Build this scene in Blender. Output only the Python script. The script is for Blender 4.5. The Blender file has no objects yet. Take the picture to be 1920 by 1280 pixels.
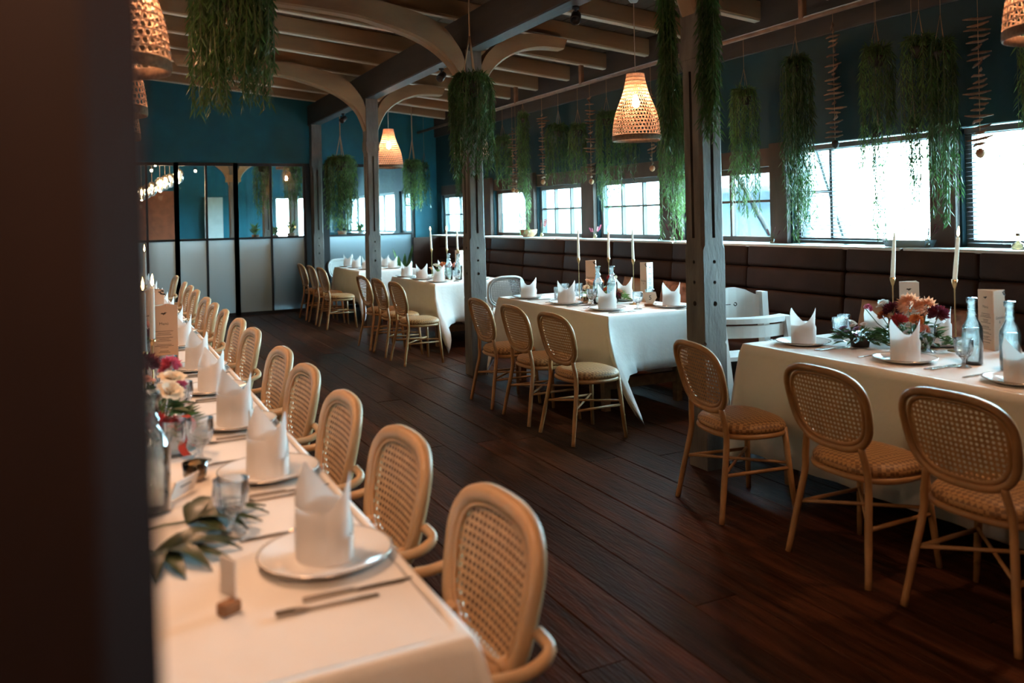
import bpy, bmesh, math, random
from mathutils import Vector, Matrix
random.seed(7)
R = random.random
U = random.uniform
PI = math.pi
sc = bpy.context.scene
COL = sc.collection

# ------------------------------------------------------------------ camera
CAM_H = 1.5
FPX = 1544.0
yaw = math.atan2(765.0, FPX)
roll = 0.022
fw = Vector((math.sin(yaw), math.cos(yaw), 0))
rt = Vector((math.cos(yaw), -math.sin(yaw), 0))
up = Vector((0, 0, 1))
cx_ = rt * math.cos(roll) - up * math.sin(roll)
cy_ = rt * math.sin(roll) + up * math.cos(roll)
cam_d = bpy.data.cameras.new('camera')
cam = bpy.data.objects.new('camera', cam_d)
COL.objects.link(cam)
M = Matrix.Identity(4)
for i in range(3):
    M[i][0] = cx_[i]; M[i][1] = cy_[i]; M[i][2] = -fw[i]
M[2][3] = CAM_H
cam.matrix_world = M
cam_d.sensor_width = 36.0
cam_d.lens = FPX * 36.0 / 1920.0
cam_d.shift_x = 5.1 / 1920.0
cam_d.shift_y = -234.0 / 1920.0
cam_d.clip_start = 0.05
cam_d.dof.use_dof = True
cam_d.dof.focus_distance = 6.2
cam_d.dof.aperture_fstop = 2.0
sc.camera = cam

# ------------------------------------------------------------------ light and exposure
SKY = 120.0
BULB = 380.0
LAMP_W = 43.0          # light falling out of each pendant's open bottom
LAMP_COL = (1.0, 0.57, 0.34)
sc.view_settings.view_transform = 'Standard'
sc.view_settings.look = 'None'
sc.view_settings.gamma = 1.0
sc.view_settings.use_curve_mapping = False
sc.view_settings.exposure = 0.0
world = bpy.data.worlds.new('world')
sc.world = world
world.use_nodes = True
bg = world.node_tree.nodes['Background']
bg.inputs[0].default_value = (0.50, 0.84, 1.0, 1)
bg.inputs[1].default_value = SKY
sc.cycles.max_bounces = 7
sc.cycles.diffuse_bounces = 4
sc.cycles.glossy_bounces = 3
sc.cycles.transmission_bounces = 6
sc.cycles.transparent_max_bounces = 24
sc.cycles.caustics_reflective = False
sc.cycles.caustics_refractive = False
sc.cycles.sample_clamp_indirect = 20.0
sc.cycles.use_denoising = True


def portal(loc, sx, sy, rot):
    d = bpy.data.lights.new('window_portal', 'AREA')
    d.shape = 'RECTANGLE'; d.size = sx; d.size_y = sy
    d.cycles.is_portal = True
    o = bpy.data.objects.new('window_portal', d)
    o.location = loc; o.rotation_euler = rot
    COL.objects.link(o)

# ------------------------------------------------------------------ materials
MATS = {}


def mat(name, col, rough=0.6, metal=0.0, var=0.0, vscale=8.0, stretch=(1, 1, 1), bump=0.0, bscale=40.0,
        rnd=0.0, spec=0.5, trans=0.0, emit=None, estr=0.0, col2=None):
    """principled material; colour varied by noise and, with rnd, from object to object"""
    m = bpy.data.materials.new(name)
    m.use_nodes = True
    nt = m.node_tree
    p = nt.nodes['Principled BSDF']
    c = (col[0], col[1], col[2], 1)
    p.inputs['Base Color'].default_value = c
    p.inputs['Roughness'].default_value = rough
    p.inputs['Metallic'].default_value = metal
    p.inputs['Specular IOR Level'].default_value = spec
    tc = None
    if var or bump or col2:
        tc = nt.nodes.new('ShaderNodeTexCoord')
        mp = nt.nodes.new('ShaderNodeMapping')
        mp.inputs['Scale'].default_value = stretch
        nt.links.new(tc.outputs['Object'], mp.inputs['Vector'])
    src = None
    if var or col2:
        n = nt.nodes.new('ShaderNodeTexNoise')
        n.inputs['Scale'].default_value = vscale
        n.inputs['Detail'].default_value = 5
        nt.links.new(mp.outputs[0], n.inputs['Vector'])
        r = nt.nodes.new('ShaderNodeValToRGB')
        r.color_ramp.elements[0].position = 0.3
        r.color_ramp.elements[1].position = 0.7
        a = tuple(max(0, x * (1 - var)) for x in col)
        b = col2 if col2 else tuple(min(1, x * (1 + var)) for x in col)
        r.color_ramp.elements[0].color = (*a, 1)
        r.color_ramp.elements[1].color = (*b, 1)
        nt.links.new(n.outputs['Fac'], r.inputs['Fac'])
        src = r.outputs['Color']
    if rnd:
        oi = nt.nodes.new('ShaderNodeObjectInfo')
        mr = nt.nodes.new('ShaderNodeMapRange')
        mr.inputs['To Min'].default_value = 1 - rnd
        mr.inputs['To Max'].default_value = 1 + rnd
        nt.links.new(oi.outputs['Random'], mr.inputs['Value'])
        hs = nt.nodes.new('ShaderNodeHueSaturation')
        nt.links.new(mr.outputs[0], hs.inputs['Value'])
        if src:
            nt.links.new(src, hs.inputs['Color'])
        else:
            hs.inputs['Color'].default_value = c
        src = hs.outputs['Color']
    if src:
        nt.links.new(src, p.inputs['Base Color'])
    if bump:
        bn = nt.nodes.new('ShaderNodeTexNoise')
        bn.inputs['Scale'].default_value = bscale
        bn.inputs['Detail'].default_value = 3
        nt.links.new(mp.outputs[0], bn.inputs['Vector'])
        bp = nt.nodes.new('ShaderNodeBump')
        bp.inputs['Strength'].default_value = bump
        bp.inputs['Distance'].default_value = 0.01
        nt.links.new(bn.outputs['Fac'], bp.inputs['Height'])
        nt.links.new(bp.outputs[0], p.inputs['Normal'])
    if trans:   # thin cloth or paper lets light through
        tb = nt.nodes.new('ShaderNodeBsdfTranslucent')
        if src:
            nt.links.new(src, tb.inputs['Color'])
        else:
            tb.inputs['Color'].default_value = c
        mx = nt.nodes.new('ShaderNodeMixShader')
        mx.inputs[0].default_value = trans
        nt.links.new(p.outputs[0], mx.inputs[1])
        nt.links.new(tb.outputs[0], mx.inputs[2])
        nt.links.new(mx.outputs[0], nt.nodes['Material Output'].inputs['Surface'])
    if emit:
        p.inputs['Emission Color'].default_value = (*emit, 1)
        p.inputs['Emission Strength'].default_value = estr
    MATS[name] = m
    return m


def glass_mat(name, tint, refl=1.0, rough=0.02, frost=0.0, ribs=0.0):
    """thin glass: fresnel reflection over transparency, with frosting as a translucent share"""
    m = bpy.data.materials.new(name)
    m.use_nodes = True
    nt = m.node_tree
    nt.nodes.remove(nt.nodes['Principled BSDF'])
    out = nt.nodes['Material Output']
    tr = nt.nodes.new('ShaderNodeBsdfTransparent')
    tr.inputs[0].default_value = (*tint, 1)
    gl = nt.nodes.new('ShaderNodeBsdfGlossy')
    gl.inputs['Roughness'].default_value = rough
    gl.inputs['Color'].default_value = (0.95, 0.97, 1, 1)
    fr = nt.nodes.new('ShaderNodeFresnel')
    fr.inputs['IOR'].default_value = 1.45
    mu = nt.nodes.new('ShaderNodeMath'); mu.operation = 'MULTIPLY'
    mu.inputs[1].default_value = refl
    nt.links.new(fr.outputs[0], mu.inputs[0])
    mx = nt.nodes.new('ShaderNodeMixShader')
    nt.links.new(mu.outputs[0], mx.inputs[0])
    base = tr.outputs[0]
    if frost:
        tl = nt.nodes.new('ShaderNodeBsdfTranslucent')
        tl.inputs[0].default_value = (*tint, 1)
        df = nt.nodes.new('ShaderNodeBsdfRefraction') if False else tl
        m2 = nt.nodes.new('ShaderNodeMixShader')
        m2.inputs[0].default_value = frost
        nt.links.new(tr.outputs[0], m2.inputs[1])
        nt.links.new(tl.outputs[0], m2.inputs[2])
        base = m2.outputs[0]
    nt.links.new(base, mx.inputs[1])
    nt.links.new(gl.outputs[0], mx.inputs[2])
    if ribs:
        tc = nt.nodes.new('ShaderNodeTexCoord')
        w = nt.nodes.new('ShaderNodeTexWave')
        w.wave_type = 'BANDS'; w.bands_direction = 'X'
        w.inputs['Scale'].default_value = ribs
        nt.links.new(tc.outputs['Object'], w.inputs['Vector'])
        bp = nt.nodes.new('ShaderNodeBump')
        bp.inputs['Strength'].default_value = 0.6
        bp.inputs['Distance'].default_value = 0.004
        nt.links.new(w.outputs['Fac'], bp.inputs['Height'])
        nt.links.new(bp.outputs[0], gl.inputs['Normal'])
        nt.links.new(bp.outputs[0], fr.inputs['Normal'])
    nt.links.new(mx.outputs[0], out.inputs['Surface'])
    MATS[name] = m
    return m


plank_m = mat('floor_wood', (0.038, 0.0115, 0.0040), 0.42, spec=0.11, var=0.75, vscale=3.2, stretch=(6, 0.7, 1), bump=0.45, bscale=14, rnd=0.5)
gap_m = mat('floor_gap', (0.006, 0.004, 0.003), 0.9)
beam_m = mat('beam_wood', (0.045, 0.040, 0.037), 0.62, var=0.3, vscale=5, stretch=(1, .2, 1), bump=0.3, bscale=25)
joist_m = mat('joist_paint', (0.27, 0.158, 0.078), 0.6, var=0.22, vscale=5, stretch=(.3, 1, 1), bump=0.15, bscale=25, rnd=0.1)
soffit_m = mat('soffit_pale', (0.62, 0.52, 0.41), 0.5, var=0.12, vscale=5, stretch=(.3, 1, 1))
board_m = mat('ceiling_board_wood', (0.085, 0.050, 0.027), 0.7, var=0.35, vscale=4, stretch=(4, .5, 1), bump=0.2, rnd=0.25)
post_m = mat('column_wood', (0.115, 0.102, 0.090), 0.58, var=0.4, vscale=6, stretch=(2, 2, .5), bump=0.3, bscale=30)
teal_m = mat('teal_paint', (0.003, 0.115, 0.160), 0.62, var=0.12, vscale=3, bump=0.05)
tealshade_m = mat('shaded_teal_paint', (0.004, 0.040, 0.052), 0.65, var=0.2, vscale=3, bump=0.1)  # teal paint darkened: the shade on the window wall is in the colour
dark_m = mat('dark_plaster', (0.035, 0.026, 0.022), 0.8, var=0.2, vscale=2)
steel_m = mat('black_steel', (0.008, 0.009, 0.010), 0.45, metal=0.0, var=0.2, vscale=9)
frame_m = mat('window_frame_wood', (0.075, 0.038, 0.024), 0.5, var=0.3, vscale=8, stretch=(1, 1, .3), bump=0.1)
greyframe_m = mat('grey_frame_paint', (0.13, 0.14, 0.14), 0.5, var=0.1)
sill_m = mat('sill_white', (0.66, 0.66, 0.64), 0.5, var=0.08)
leather_m = mat('brown_leather', (0.034, 0.0145, 0.009), 0.6, spec=.22, var=0.3, vscale=5, bump=0.15, bscale=120)
rattan_m = mat('rattan', (0.36, 0.185, 0.070), 0.42, var=0.22, vscale=10, bump=0.1, rnd=0.08)
cane_m = mat('cane', (0.40, 0.215, 0.085), 0.5, var=0.18, vscale=30, bump=0.2, bscale=150)
canel_m = mat('pale_cane', (0.52, 0.315, 0.155), 0.5, var=0.15, vscale=30, bump=0.2, bscale=150)
seatw_m = mat('woven_seat', (0.36, 0.18, 0.06), 0.55)
_nt = seatw_m.node_tree; _p = _nt.nodes['Principled BSDF']
_tc = _nt.nodes.new('ShaderNodeTexCoord'); _mp = _nt.nodes.new('ShaderNodeMapping'); _mp.inputs['Rotation'].default_value = (0, 0, .785)
_ck = _nt.nodes.new('ShaderNodeTexChecker'); _ck.inputs['Scale'].default_value = 62
_ck.inputs['Color1'].default_value = (.42, .22, .08, 1); _ck.inputs['Color2'].default_value = (.19, .088, .028, 1)
_bp = _nt.nodes.new('ShaderNodeBump'); _bp.inputs['Strength'].default_value = .7; _bp.inputs['Distance'].default_value = .006
_nt.links.new(_tc.outputs['Object'], _mp.inputs['Vector']); _nt.links.new(_mp.outputs[0], _ck.inputs['Vector'])
_nt.links.new(_ck.outputs['Color'], _p.inputs['Base Color']); _nt.links.new(_ck.outputs['Fac'], _bp.inputs['Height']); _nt.links.new(_bp.outputs[0], _p.inputs['Normal'])
pale_m = mat('pale_rattan', (0.50, 0.30, 0.15), 0.40, var=0.15, vscale=10, rnd=0.06)
white_m = mat('white_lacquer', (0.62, 0.61, 0.58), 0.4, var=0.05)
cloth_m = mat('white_linen', (0.76, 0.73, 0.69), 0.85, var=0.03, vscale=5, bump=0.25, bscale=18, spec=0.2)
napkin_m = mat('napkin_paper', (0.82, 0.79, 0.76), 0.9, trans=0.25, spec=0.2, bump=0.15, bscale=25, var=0.02)
china_m = mat('white_china', (0.74, 0.73, 0.71), 0.12)
silver_m = mat('cutlery_steel', (0.42, 0.37, 0.32), 0.22, metal=1.0)
brass_m = mat('brass', (0.60, 0.42, 0.20), 0.28, metal=1.0)
wax_m = mat('candle_wax', (0.80, 0.75, 0.66), 0.5, trans=0.3)
flame_m = mat('flame', (1, .8, .5), 0.5, emit=(1.0, 0.62, 0.25), estr=40)
wick_m = mat('wick', (0.02, 0.015, 0.01), 0.9)
bulb_m = mat('bulb_glow', (1, .8, .6), 0.5, emit=(1.0, 0.53, 0.28), estr=BULB)
smallbulb_m = mat('small_bulb_glow', (1, .8, .6), 0.5, emit=(1.0, 0.58, 0.28), estr=220)
shade_m = mat('seagrass', (0.56, 0.385, 0.275), 0.7, var=0.2, vscale=60, trans=0.38)
rim_m = mat('seagrass_dark', (0.20, 0.12, 0.075), 0.8, var=0.3, vscale=60)
cord_m = mat('pale_cord', (0.62, 0.48, 0.38), 0.7)
leaf_m = mat('leaf_green', (0.045, 0.105, 0.026), 0.42, var=0.5, vscale=6, trans=0.3, rnd=0.15)
dleaf_m = mat('dark_leaf', (0.030, 0.040, 0.014), 0.35, var=0.3, vscale=6)
leafl_m = mat('leaf_pale_green', (0.105, 0.195, 0.055), 0.42, var=0.5, vscale=6, trans=0.45, rnd=0.15)
stem_m = mat('stem_green', (0.07, 0.10, 0.035), 0.6)
drift_m = mat('driftwood', (0.19, 0.115, 0.075), 0.8, var=0.4, vscale=25, rnd=0.4)
rope_m = mat('jute_rope', (0.40, 0.27, 0.16), 0.9)
pot_m = mat('dark_pot', (0.03, 0.022, 0.016), 0.7, var=0.2)
terra_m = mat('terracotta', (0.40, 0.20, 0.10), 0.7, var=0.2)
card_m = mat('kraft_card', (0.62, 0.44, 0.31), 0.8, var=0.04)
ivory_m = mat('ivory_card', (0.72, 0.67, 0.62), 0.8, var=0.03)
ink_m = mat('ink', (0.03, 0.025, 0.02), 0.8)
block_m = mat('oak_block', (0.26, 0.12, 0.05), 0.5, var=0.3, vscale=20, stretch=(1, 6, 1))
tabw_m = mat('table_wood', (0.22, 0.105, 0.045), 0.5, var=0.3, vscale=6, stretch=(4, .6, 4), bump=0.1)
cush_m = mat('tan_cushion', (0.40, 0.235, 0.145), 0.9, var=0.15, vscale=8, bump=0.1)
cushf_m = mat('floral_cushion', (0.20, 0.09, 0.05), 0.9, var=0.4, vscale=14, col2=(0.50, 0.24, 0.16))
copper_m = mat('copper_pipe', (0.20, 0.105, 0.06), 0.5, var=0.3)
black_m = mat('black_plastic', (0.010, 0.010, 0.011), 0.4)
slat_m = mat('blind_slat', (0.13, 0.13, 0.15), 0.45)
ground_m = mat('terrace_stone', (0.55, 0.54, 0.52), 0.9, var=0.15, vscale=1.5)
outw_m = mat('weathered_timber', (0.12, 0.10, 0.085), 0.8, var=0.3)
outp_m = mat('pale_render', (0.34, 0.38, 0.42), 0.9, var=0.1)
hedge_m = mat('garden_green', (0.18, 0.22, 0.17), 0.9, var=0.5, vscale=3, bump=0.6, bscale=6)
pane_m = glass_mat('window_glass', (0.94, 0.97, 0.97), 0.9)
pane2_m = glass_mat('partition_glass', (0.86, 0.92, 0.93), 1.6)
rib_m = glass_mat('ribbed_glass', (0.72, 0.82, 0.86), 1.8, rough=0.20, frost=0.75, ribs=28)
glass_m = glass_mat('clear_glass', (0.97, 0.98, 0.98), 2.6, frost=.15)
bottle_m = glass_mat('bottle_glass', (0.93, 0.97, 0.96), 2.6, frost=.22)
water_m = glass_mat('water', (0.95, 0.98, 0.98), 1.2, frost=.05)
amber_m = glass_mat('amber_glass', (0.93, 0.75, 0.52), 2.5, frost=.1)
PET = {}
for nm, c in dict(cream=(0.78, 0.66, 0.50), blush=(0.72, 0.34, 0.25), burgundy=(0.12, 0.012, 0.025), red=(0.38, 0.03, 0.03),
                  pink=(0.55, 0.10, 0.17), peach=(0.75, 0.36, 0.20), lilac=(0.42, 0.25, 0.40), white=(0.80, 0.78, 0.74),
                  orange=(0.55, 0.16, 0.04)).items():
    PET[nm] = mat('petal_' + nm, c, 0.7, trans=0.25, var=0.15, vscale=30)
ribbon_m = mat('red_ribbon', (0.40, 0.035, 0.02), 0.5)
bar_m = mat('bar_front', (0.30, 0.075, 0.03), 0.6, var=0.2)


# ------------------------------------------------------------------ mesh builder
class MB:
    def __init__(s):
        s.v = []; s.f = []; s.sm = []

    def quad(s, a, b, c, d, sm=False):
        n = len(s.v); s.v += [a, b, c, d]; s.f.append((n, n + 1, n + 2, n + 3)); s.sm.append(sm)

    def tri(s, a, b, c, sm=False):
        n = len(s.v); s.v += [a, b, c]; s.f.append((n, n + 1, n + 2)); s.sm.append(sm)

    def box(s, x0, x1, y0, y1, z0, z1, mtx=None):
        n = len(s.v)
        p = [Vector(q) for q in ((x0, y0, z0), (x1, y0, z0), (x1, y1, z0), (x0, y1, z0), (x0, y0, z1), (x1, y0, z1), (x1, y1, z1), (x0, y1, z1))]
        if mtx:
            p = [mtx @ q for q in p]
        s.v += [tuple(q) for q in p]
        for f in ((0, 3, 2, 1), (4, 5, 6, 7), (0, 1, 5, 4), (1, 2, 6, 5), (2, 3, 7, 6), (3, 0, 4, 7)):
            s.f.append(tuple(n + i for i in f)); s.sm.append(False)
        return s

    def loft(s, rings, closed_ring=True, cap=True, sm=True):
        k = len(rings[0]); n = len(s.v)
        for r in rings:
            s.v += [tuple(p) for p in r]
        m = k if closed_ring else k - 1
        for i in range(len(rings) - 1):
            for j in range(m):
                a = n + i * k + j; b = n + i * k + (j + 1) % k
                s.f.append((a, b, b + k, a + k)); s.sm.append(sm)
        if cap:
            s.f.append(tuple(n + j for j in reversed(range(k)))); s.sm.append(False)
            e = n + (len(rings) - 1) * k
            s.f.append(tuple(e + j for j in range(k))); s.sm.append(False)
        return s

    def lathe(s, prof, n=16, cx=0, cy=0, cap=False, sm=True):
        rings = [[(cx + r * math.cos(2 * PI * j / n), cy + r * math.sin(2 * PI * j / n), z) for j in range(n)] for r, z in prof]
        return s.loft(rings, True, cap, sm)

    def tube(s, pts, rad, n=8, closed=False, sm=True, flat=1.0):
        pts = [Vector(p) for p in pts]
        if not hasattr(rad, '__len__'):
            rad = [rad] * len(pts)
        rings = []
        k = len(pts)
        prev = None
        for i, p in enumerate(pts):
            if closed:
                t = pts[(i + 1) % k] - pts[i - 1]
            else:
                t = pts[min(i + 1, k - 1)] - pts[max(i - 1, 0)]
            t.normalize()
            if prev is None:
                a = Vector((0, 0, 1)) if abs(t.z) < 0.9 else Vector((1, 0, 0))
                u = t.cross(a).normalized()
            else:
                u = (prev - t * prev.dot(t)).normalized()
            prev = u
            w = t.cross(u)
            rings.append([p + u * math.cos(2 * PI * j / n) * rad[i] + w * math.sin(2 * PI * j / n) * rad[i] * flat for j in range(n)])
        if closed:
            rings.append(rings[0])
            # make the last ring meet the first
            return s.loft(rings, True, False, sm)
        return s.loft(rings, True, True, sm)

    def build(s, name, m, parent=None, kind=None, weld=False):
        me = bpy.data.meshes.new(name)
        me.from_pydata(s.v, [], s.f)
        me.polygons.foreach_set('use_smooth', s.sm)
        if m:
            me.materials.append(m)
        me.update()
        if weld:
            bm = bmesh.new(); bm.from_mesh(me)
            bmesh.ops.remove_doubles(bm, verts=bm.verts, dist=1e-5)
            bm.to_mesh(me); bm.free()
        return link(name, me, parent, kind)


def link(name, me, parent=None, kind=None):
    o = bpy.data.objects.new(name, me)
    COL.objects.link(o)
    if parent:
        o.parent = parent
    if kind:
        o['kind'] = kind
    return o


def bevbox(sx, sy, sz, b, seg=1):
    """a centred box with bevelled edges, as a mesh"""
    bm = bmesh.new()
    bmesh.ops.create_cube(bm, size=1)
    for v in bm.verts:
        v.co = Vector((v.co.x * sx, v.co.y * sy, v.co.z * sz))
    bmesh.ops.bevel(bm, geom=list(bm.edges), offset=b, segments=seg, affect='EDGES', profile=0.5)
    me = bpy.data.meshes.new('block')
    bm.to_mesh(me); bm.free()
    if seg > 1:
        me.polygons.foreach_set('use_smooth', [True] * len(me.polygons))
    return me


def thing(name, label, cat, loc=(0, 0, 0), rz=0.0, group=None, rot=None):
    o = bpy.data.objects.new(name, None)
    COL.objects.link(o)
    o.empty_display_size = 0.1
    o.location = loc
    o.rotation_euler = rot if rot else (0, 0, rz)
    o['label'] = label; o['category'] = cat
    if group:
        o['group'] = group
    return o


def tag(o, label, cat, group=None):
    o['label'] = label; o['category'] = cat
    if group:
        o['group'] = group
    return o


def dup(root, loc, rz=0.0, label=None, group=None, rot=None):
    r = root.copy(); COL.objects.link(r)
    r.location = loc; r.rotation_euler = rot if rot else (0, 0, rz)
    if label:
        r['label'] = label
    if group:
        r['group'] = group
    for ch in list(root.children):
        c = ch.copy(); COL.objects.link(c); c.parent = r
        for g in list(ch.children):
            d = g.copy(); COL.objects.link(d); d.parent = c
    return r


class Stock:
    """first placing moves the prototype itself, later ones copy it"""
    def __init__(s, root):
        s.root = root; s.used = False

    def put(s, loc, rz=0.0, label=None, group=None, rot=None):
        if not s.used:
            s.used = True
            s.root.location = loc; s.root.rotation_euler = rot if rot else (0, 0, rz)
            if label:
                s.root['label'] = label
            if group:
                s.root['group'] = group
            return s.root
        return dup(s.root, loc, rz, label, group, rot)


ORD = ['first', 'second', 'third', 'fourth', 'fifth', 'sixth', 'seventh', 'eighth', 'ninth', 'tenth', 'eleventh', 'twelfth', 'thirteenth', 'fourteenth']


def struct(o):
    o['kind'] = 'structure'
    return o


def setmat(me, m):
    me.materials.clear(); me.materials.append(m)
    return me


def text_mesh(body, size, m, align='CENTER'):
    cu = bpy.data.curves.new('lettering', 'FONT')
    cu.body = body; cu.size = size; cu.align_x = align
    cu.resolution_u = 2
    o = bpy.data.objects.new('lettering', cu)
    COL.objects.link(o)
    bpy.context.view_layer.update()
    me = bpy.data.meshes.new_from_object(o.evaluated_get(bpy.context.evaluated_depsgraph_get()))
    bpy.data.objects.remove(o); bpy.data.curves.remove(cu)
    me.materials.clear(); me.materials.append(m)
    return me


# ================================================================== SETTING
def ceil_z(x):            # underside of the sloping joists
    return 3.72 - 0.092 * x

YB = 13.8                 # glass partition
XW = 5.40                 # inner face of the window wall
XL = -2.4
YN = -2.0

# floor with single planks
fl = struct(MB().box(XL, XW + .15, YN, 20.5, -.10, -.022).build('floor', gap_m))
x = XL
pk = []
while x < XW - .02:
    w = random.choice((.19, .21, .23, .25))
    w = min(w, XW - x)
    y = YN - U(0, 2.0)
    while y < YB:
        L = U(2.6, 4.4)
        y0 = max(y, YN); y1 = min(y + L, YB)
        if y1 - y0 > .15:
            me = setmat(bevbox(w - .006, y1 - y0 - .005, .024, .0015), plank_m)
            o = link('plank', me, fl)
            o.location = (x + w / 2, (y0 + y1) / 2, -.012 + U(-.0012, .0012))
        y += L
    x += w
fb = struct(MB().box(XL, XW, YB, 20.4, -.022, -.001).build('floor', mat('back_floor', (.10, .10, .10), .35, var=.2, vscale=2)))

# ceiling: slab, boards and joists
m = MB()
zt = .17
m.loft([[(XL, YN, ceil_z(XL) + zt + .03), (XW + .2, YN, ceil_z(XW + .2) + zt + .03), (XW + .2, YN, ceil_z(XW + .2) + zt + .09), (XL, YN, ceil_z(XL) + zt + .09)],
        [(XL, YB + .1, ceil_z(XL) + zt + .03), (XW + .2, YB + .1, ceil_z(XW + .2) + zt + .03), (XW + .2, YB + .1, ceil_z(XW + .2) + zt + .09), (XL, YB + .1, ceil_z(XL) + zt + .09)]], sm=False)
ceil = struct(m.build('ceiling', board_m))
slope = math.atan(-.092)
bx_me = setmat(bevbox(.205, YB - YN, .026, .006), board_m)
x = XL + .105
while x < XW:
    o = link('ceiling_board', bx_me, ceil)
    o.location = (x, (YB + YN) / 2, ceil_z(x) + zt + .014)
    o.rotation_euler = (0, -slope, 0)
    x += .209
jl = (XW - XL) / math.cos(slope)
j_me = setmat(bevbox(jl, .10, .17, .008), joist_m)
b_me = setmat(bevbox(jl, .074, .012, .003), soffit_m)  # pale strips added under the joists for contrast with their sides
yj = 6.53 - 10 * .845
while yj < YB - .1:
    if yj > YN:
        o = link('joist', j_me, ceil)
        xm = (XL + XW) / 2
        o.location = (xm, yj, ceil_z(xm) + .085)
        o.rotation_euler = (0, -slope, 0)
        q = link('soffit_strip', b_me, ceil)
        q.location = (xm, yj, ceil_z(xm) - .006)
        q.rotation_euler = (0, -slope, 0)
    yj += .845


def top_z(x, y):      # where something hung from the ceiling is fixed
    if y > YB:
        return 3.2
    k = (y - 6.53) / .845
    return ceil_z(x) - .011 if abs(k - round(k)) * .845 < .05 else ceil_z(x) + zt + .002

# walls
struct(MB().box(XL - .12, XL, YN, 20.4, 0, 4.2).build('wall_left', dark_m))
struct(MB().box(XL, XW + .15, YN - .12, YN, 0, 4.2).build('wall_front', dark_m))

# window wall; openings (y0, y1, top)
WIN = [(12.20, 13.58, 1.90), (10.28, 11.42, 1.90), (8.78, 10.02, 1.90), (7.18, 8.48, 1.90), (5.56, 6.80, 1.90),
       (3.98, 5.34, 2.05), (2.38, 3.76, 2.05)]
ZS = 1.20
m = MB()
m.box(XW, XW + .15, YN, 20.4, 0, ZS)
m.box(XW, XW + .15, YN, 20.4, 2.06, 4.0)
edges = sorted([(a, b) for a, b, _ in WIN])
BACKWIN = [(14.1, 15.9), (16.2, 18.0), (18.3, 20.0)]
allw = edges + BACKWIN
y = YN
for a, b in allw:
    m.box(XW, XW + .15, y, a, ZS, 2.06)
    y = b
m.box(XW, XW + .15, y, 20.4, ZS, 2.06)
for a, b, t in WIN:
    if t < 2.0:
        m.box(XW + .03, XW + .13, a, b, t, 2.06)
wr = struct(m.build('wall_right', tealshade_m))
# timber posts and header boards on the window wall
m = MB()
allow = sorted(edges)
for i in range(len(allow) - 1):
    a = allow[i][1]; b = allow[i + 1][0]
    o = link('trim_1', setmat(bevbox(.06, max(b - a - .02, .06), 2.10 - ZS, .008), frame_m), None, 'structure')
    o.location = (XW - .03, (a + b) / 2, (ZS + 2.10) / 2)
for a, b, t in WIN:
    if t < 2.0:
        o = link('trim_2', setmat(bevbox(.03, b - a, .17, .006), frame_m), None, 'structure')
        o.location = (XW + .012, (a + b) / 2, t + .085)
o = link('trim_5', setmat(bevbox(.03, YB - YN, .52, .006), beam_m), None, 'structure')
o.location = (XW - .015, (YB + YN) / 2, 3.20)
# sill ledge over the bench back
for i, (a, b) in enumerate([(-1.9, 2.6), (2.62, 4.0), (4.02, 6.62), (6.64, 9.0), (9.02, 13.4)]):
    o = link('trim_3', setmat(bevbox(.36, b - a, .024, .006), sill_m), None, 'structure')
    o.location = (XW - .13, (a + b) / 2, ZS + .002 + .003 * (i % 2))


def window(n, a, b, z0, z1, vm, hm, fm, depth=.06):
    """a window with frame, muntins and panes standing in the wall opening"""
    w = struct(MB().box(XW + .05, XW + .05 + depth, a, a + .05, z0, z1)
               .box(XW + .05, XW + .05 + depth, b - .05, b, z0, z1)
               .box(XW + .05, XW + .05 + depth, a + .05, b - .05, z1 - .05, z1)
               .box(XW + .05, XW + .05 + depth, a + .05, b - .05, z0, z0 + .05).build('window_%d' % n, fm))
    ys = [a + .05] + [a + (b - a) * t for t in vm] + [b - .05]
    zs = [z0 + .05] + [z0 + (z1 - z0) * t for t in hm] + [z1 - .05]
    for t in vm:
        yy = a + (b - a) * t
        MB().box(XW + .055, XW + .10, yy - .014, yy + .014, z0 + .05, z1 - .05).build('muntin', fm, w)
    for t in hm:
        zz = z0 + (z1 - z0) * t
        MB().box(XW + .06, XW + .095, a + .05, b - .05, zz - .011, zz + .011).build('muntin', fm, w)
    for i in range(len(ys) - 1):
        for j in range(len(zs) - 1):
            MB().box(XW + .074, XW + .079, ys[i], ys[i + 1], zs[j], zs[j + 1]).build('pane', pane_m, w)
    return w


cfg = [((.5,), (.5,)), ((), ()), ((.35, .68), (.55,)), ((.34, .66), (.55,)), ((.5,), (.55,)), ((.72,), ()), ((), ())]
for i, ((a, b, t), (vm, hm)) in enumerate(zip(WIN, cfg)):
    window(i + 1, a, b, ZS + .015, t, vm, hm, frame_m if i in (4, 1) else greyframe_m)
    if i == 5:     # short bar in the far light only
        MB().box(XW + .06, XW + .095, a + (b - a) * .72, b - .05, 1.64, 1.665).build('muntin', greyframe_m, bpy.data.objects['window_6'])
    portal((XW + .25, (a + b) / 2, (ZS + t) / 2), .9, b - a, (0, PI / 2, 0))
for i, (a, b) in enumerate(BACKWIN):
    window(len(WIN) + 1 + i, a, b, ZS + .015, 2.06, (.5,), (), greyframe_m)
    portal((XW + .25, (a + b) / 2, 1.6), .9, b - a, (0, PI / 2, 0))

# back partition: steel and glass, teal wall above
m = MB()
m.box(XL, XW, YB, YB + .12, 2.46, 4.1)
m.box(4.98, XW, YB, YB + .12, 0, 2.46)
m.box(XL, -.75, YB, YB + .12, 0, 2.46)
struct(m.build('wall_back', teal_m))


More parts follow.
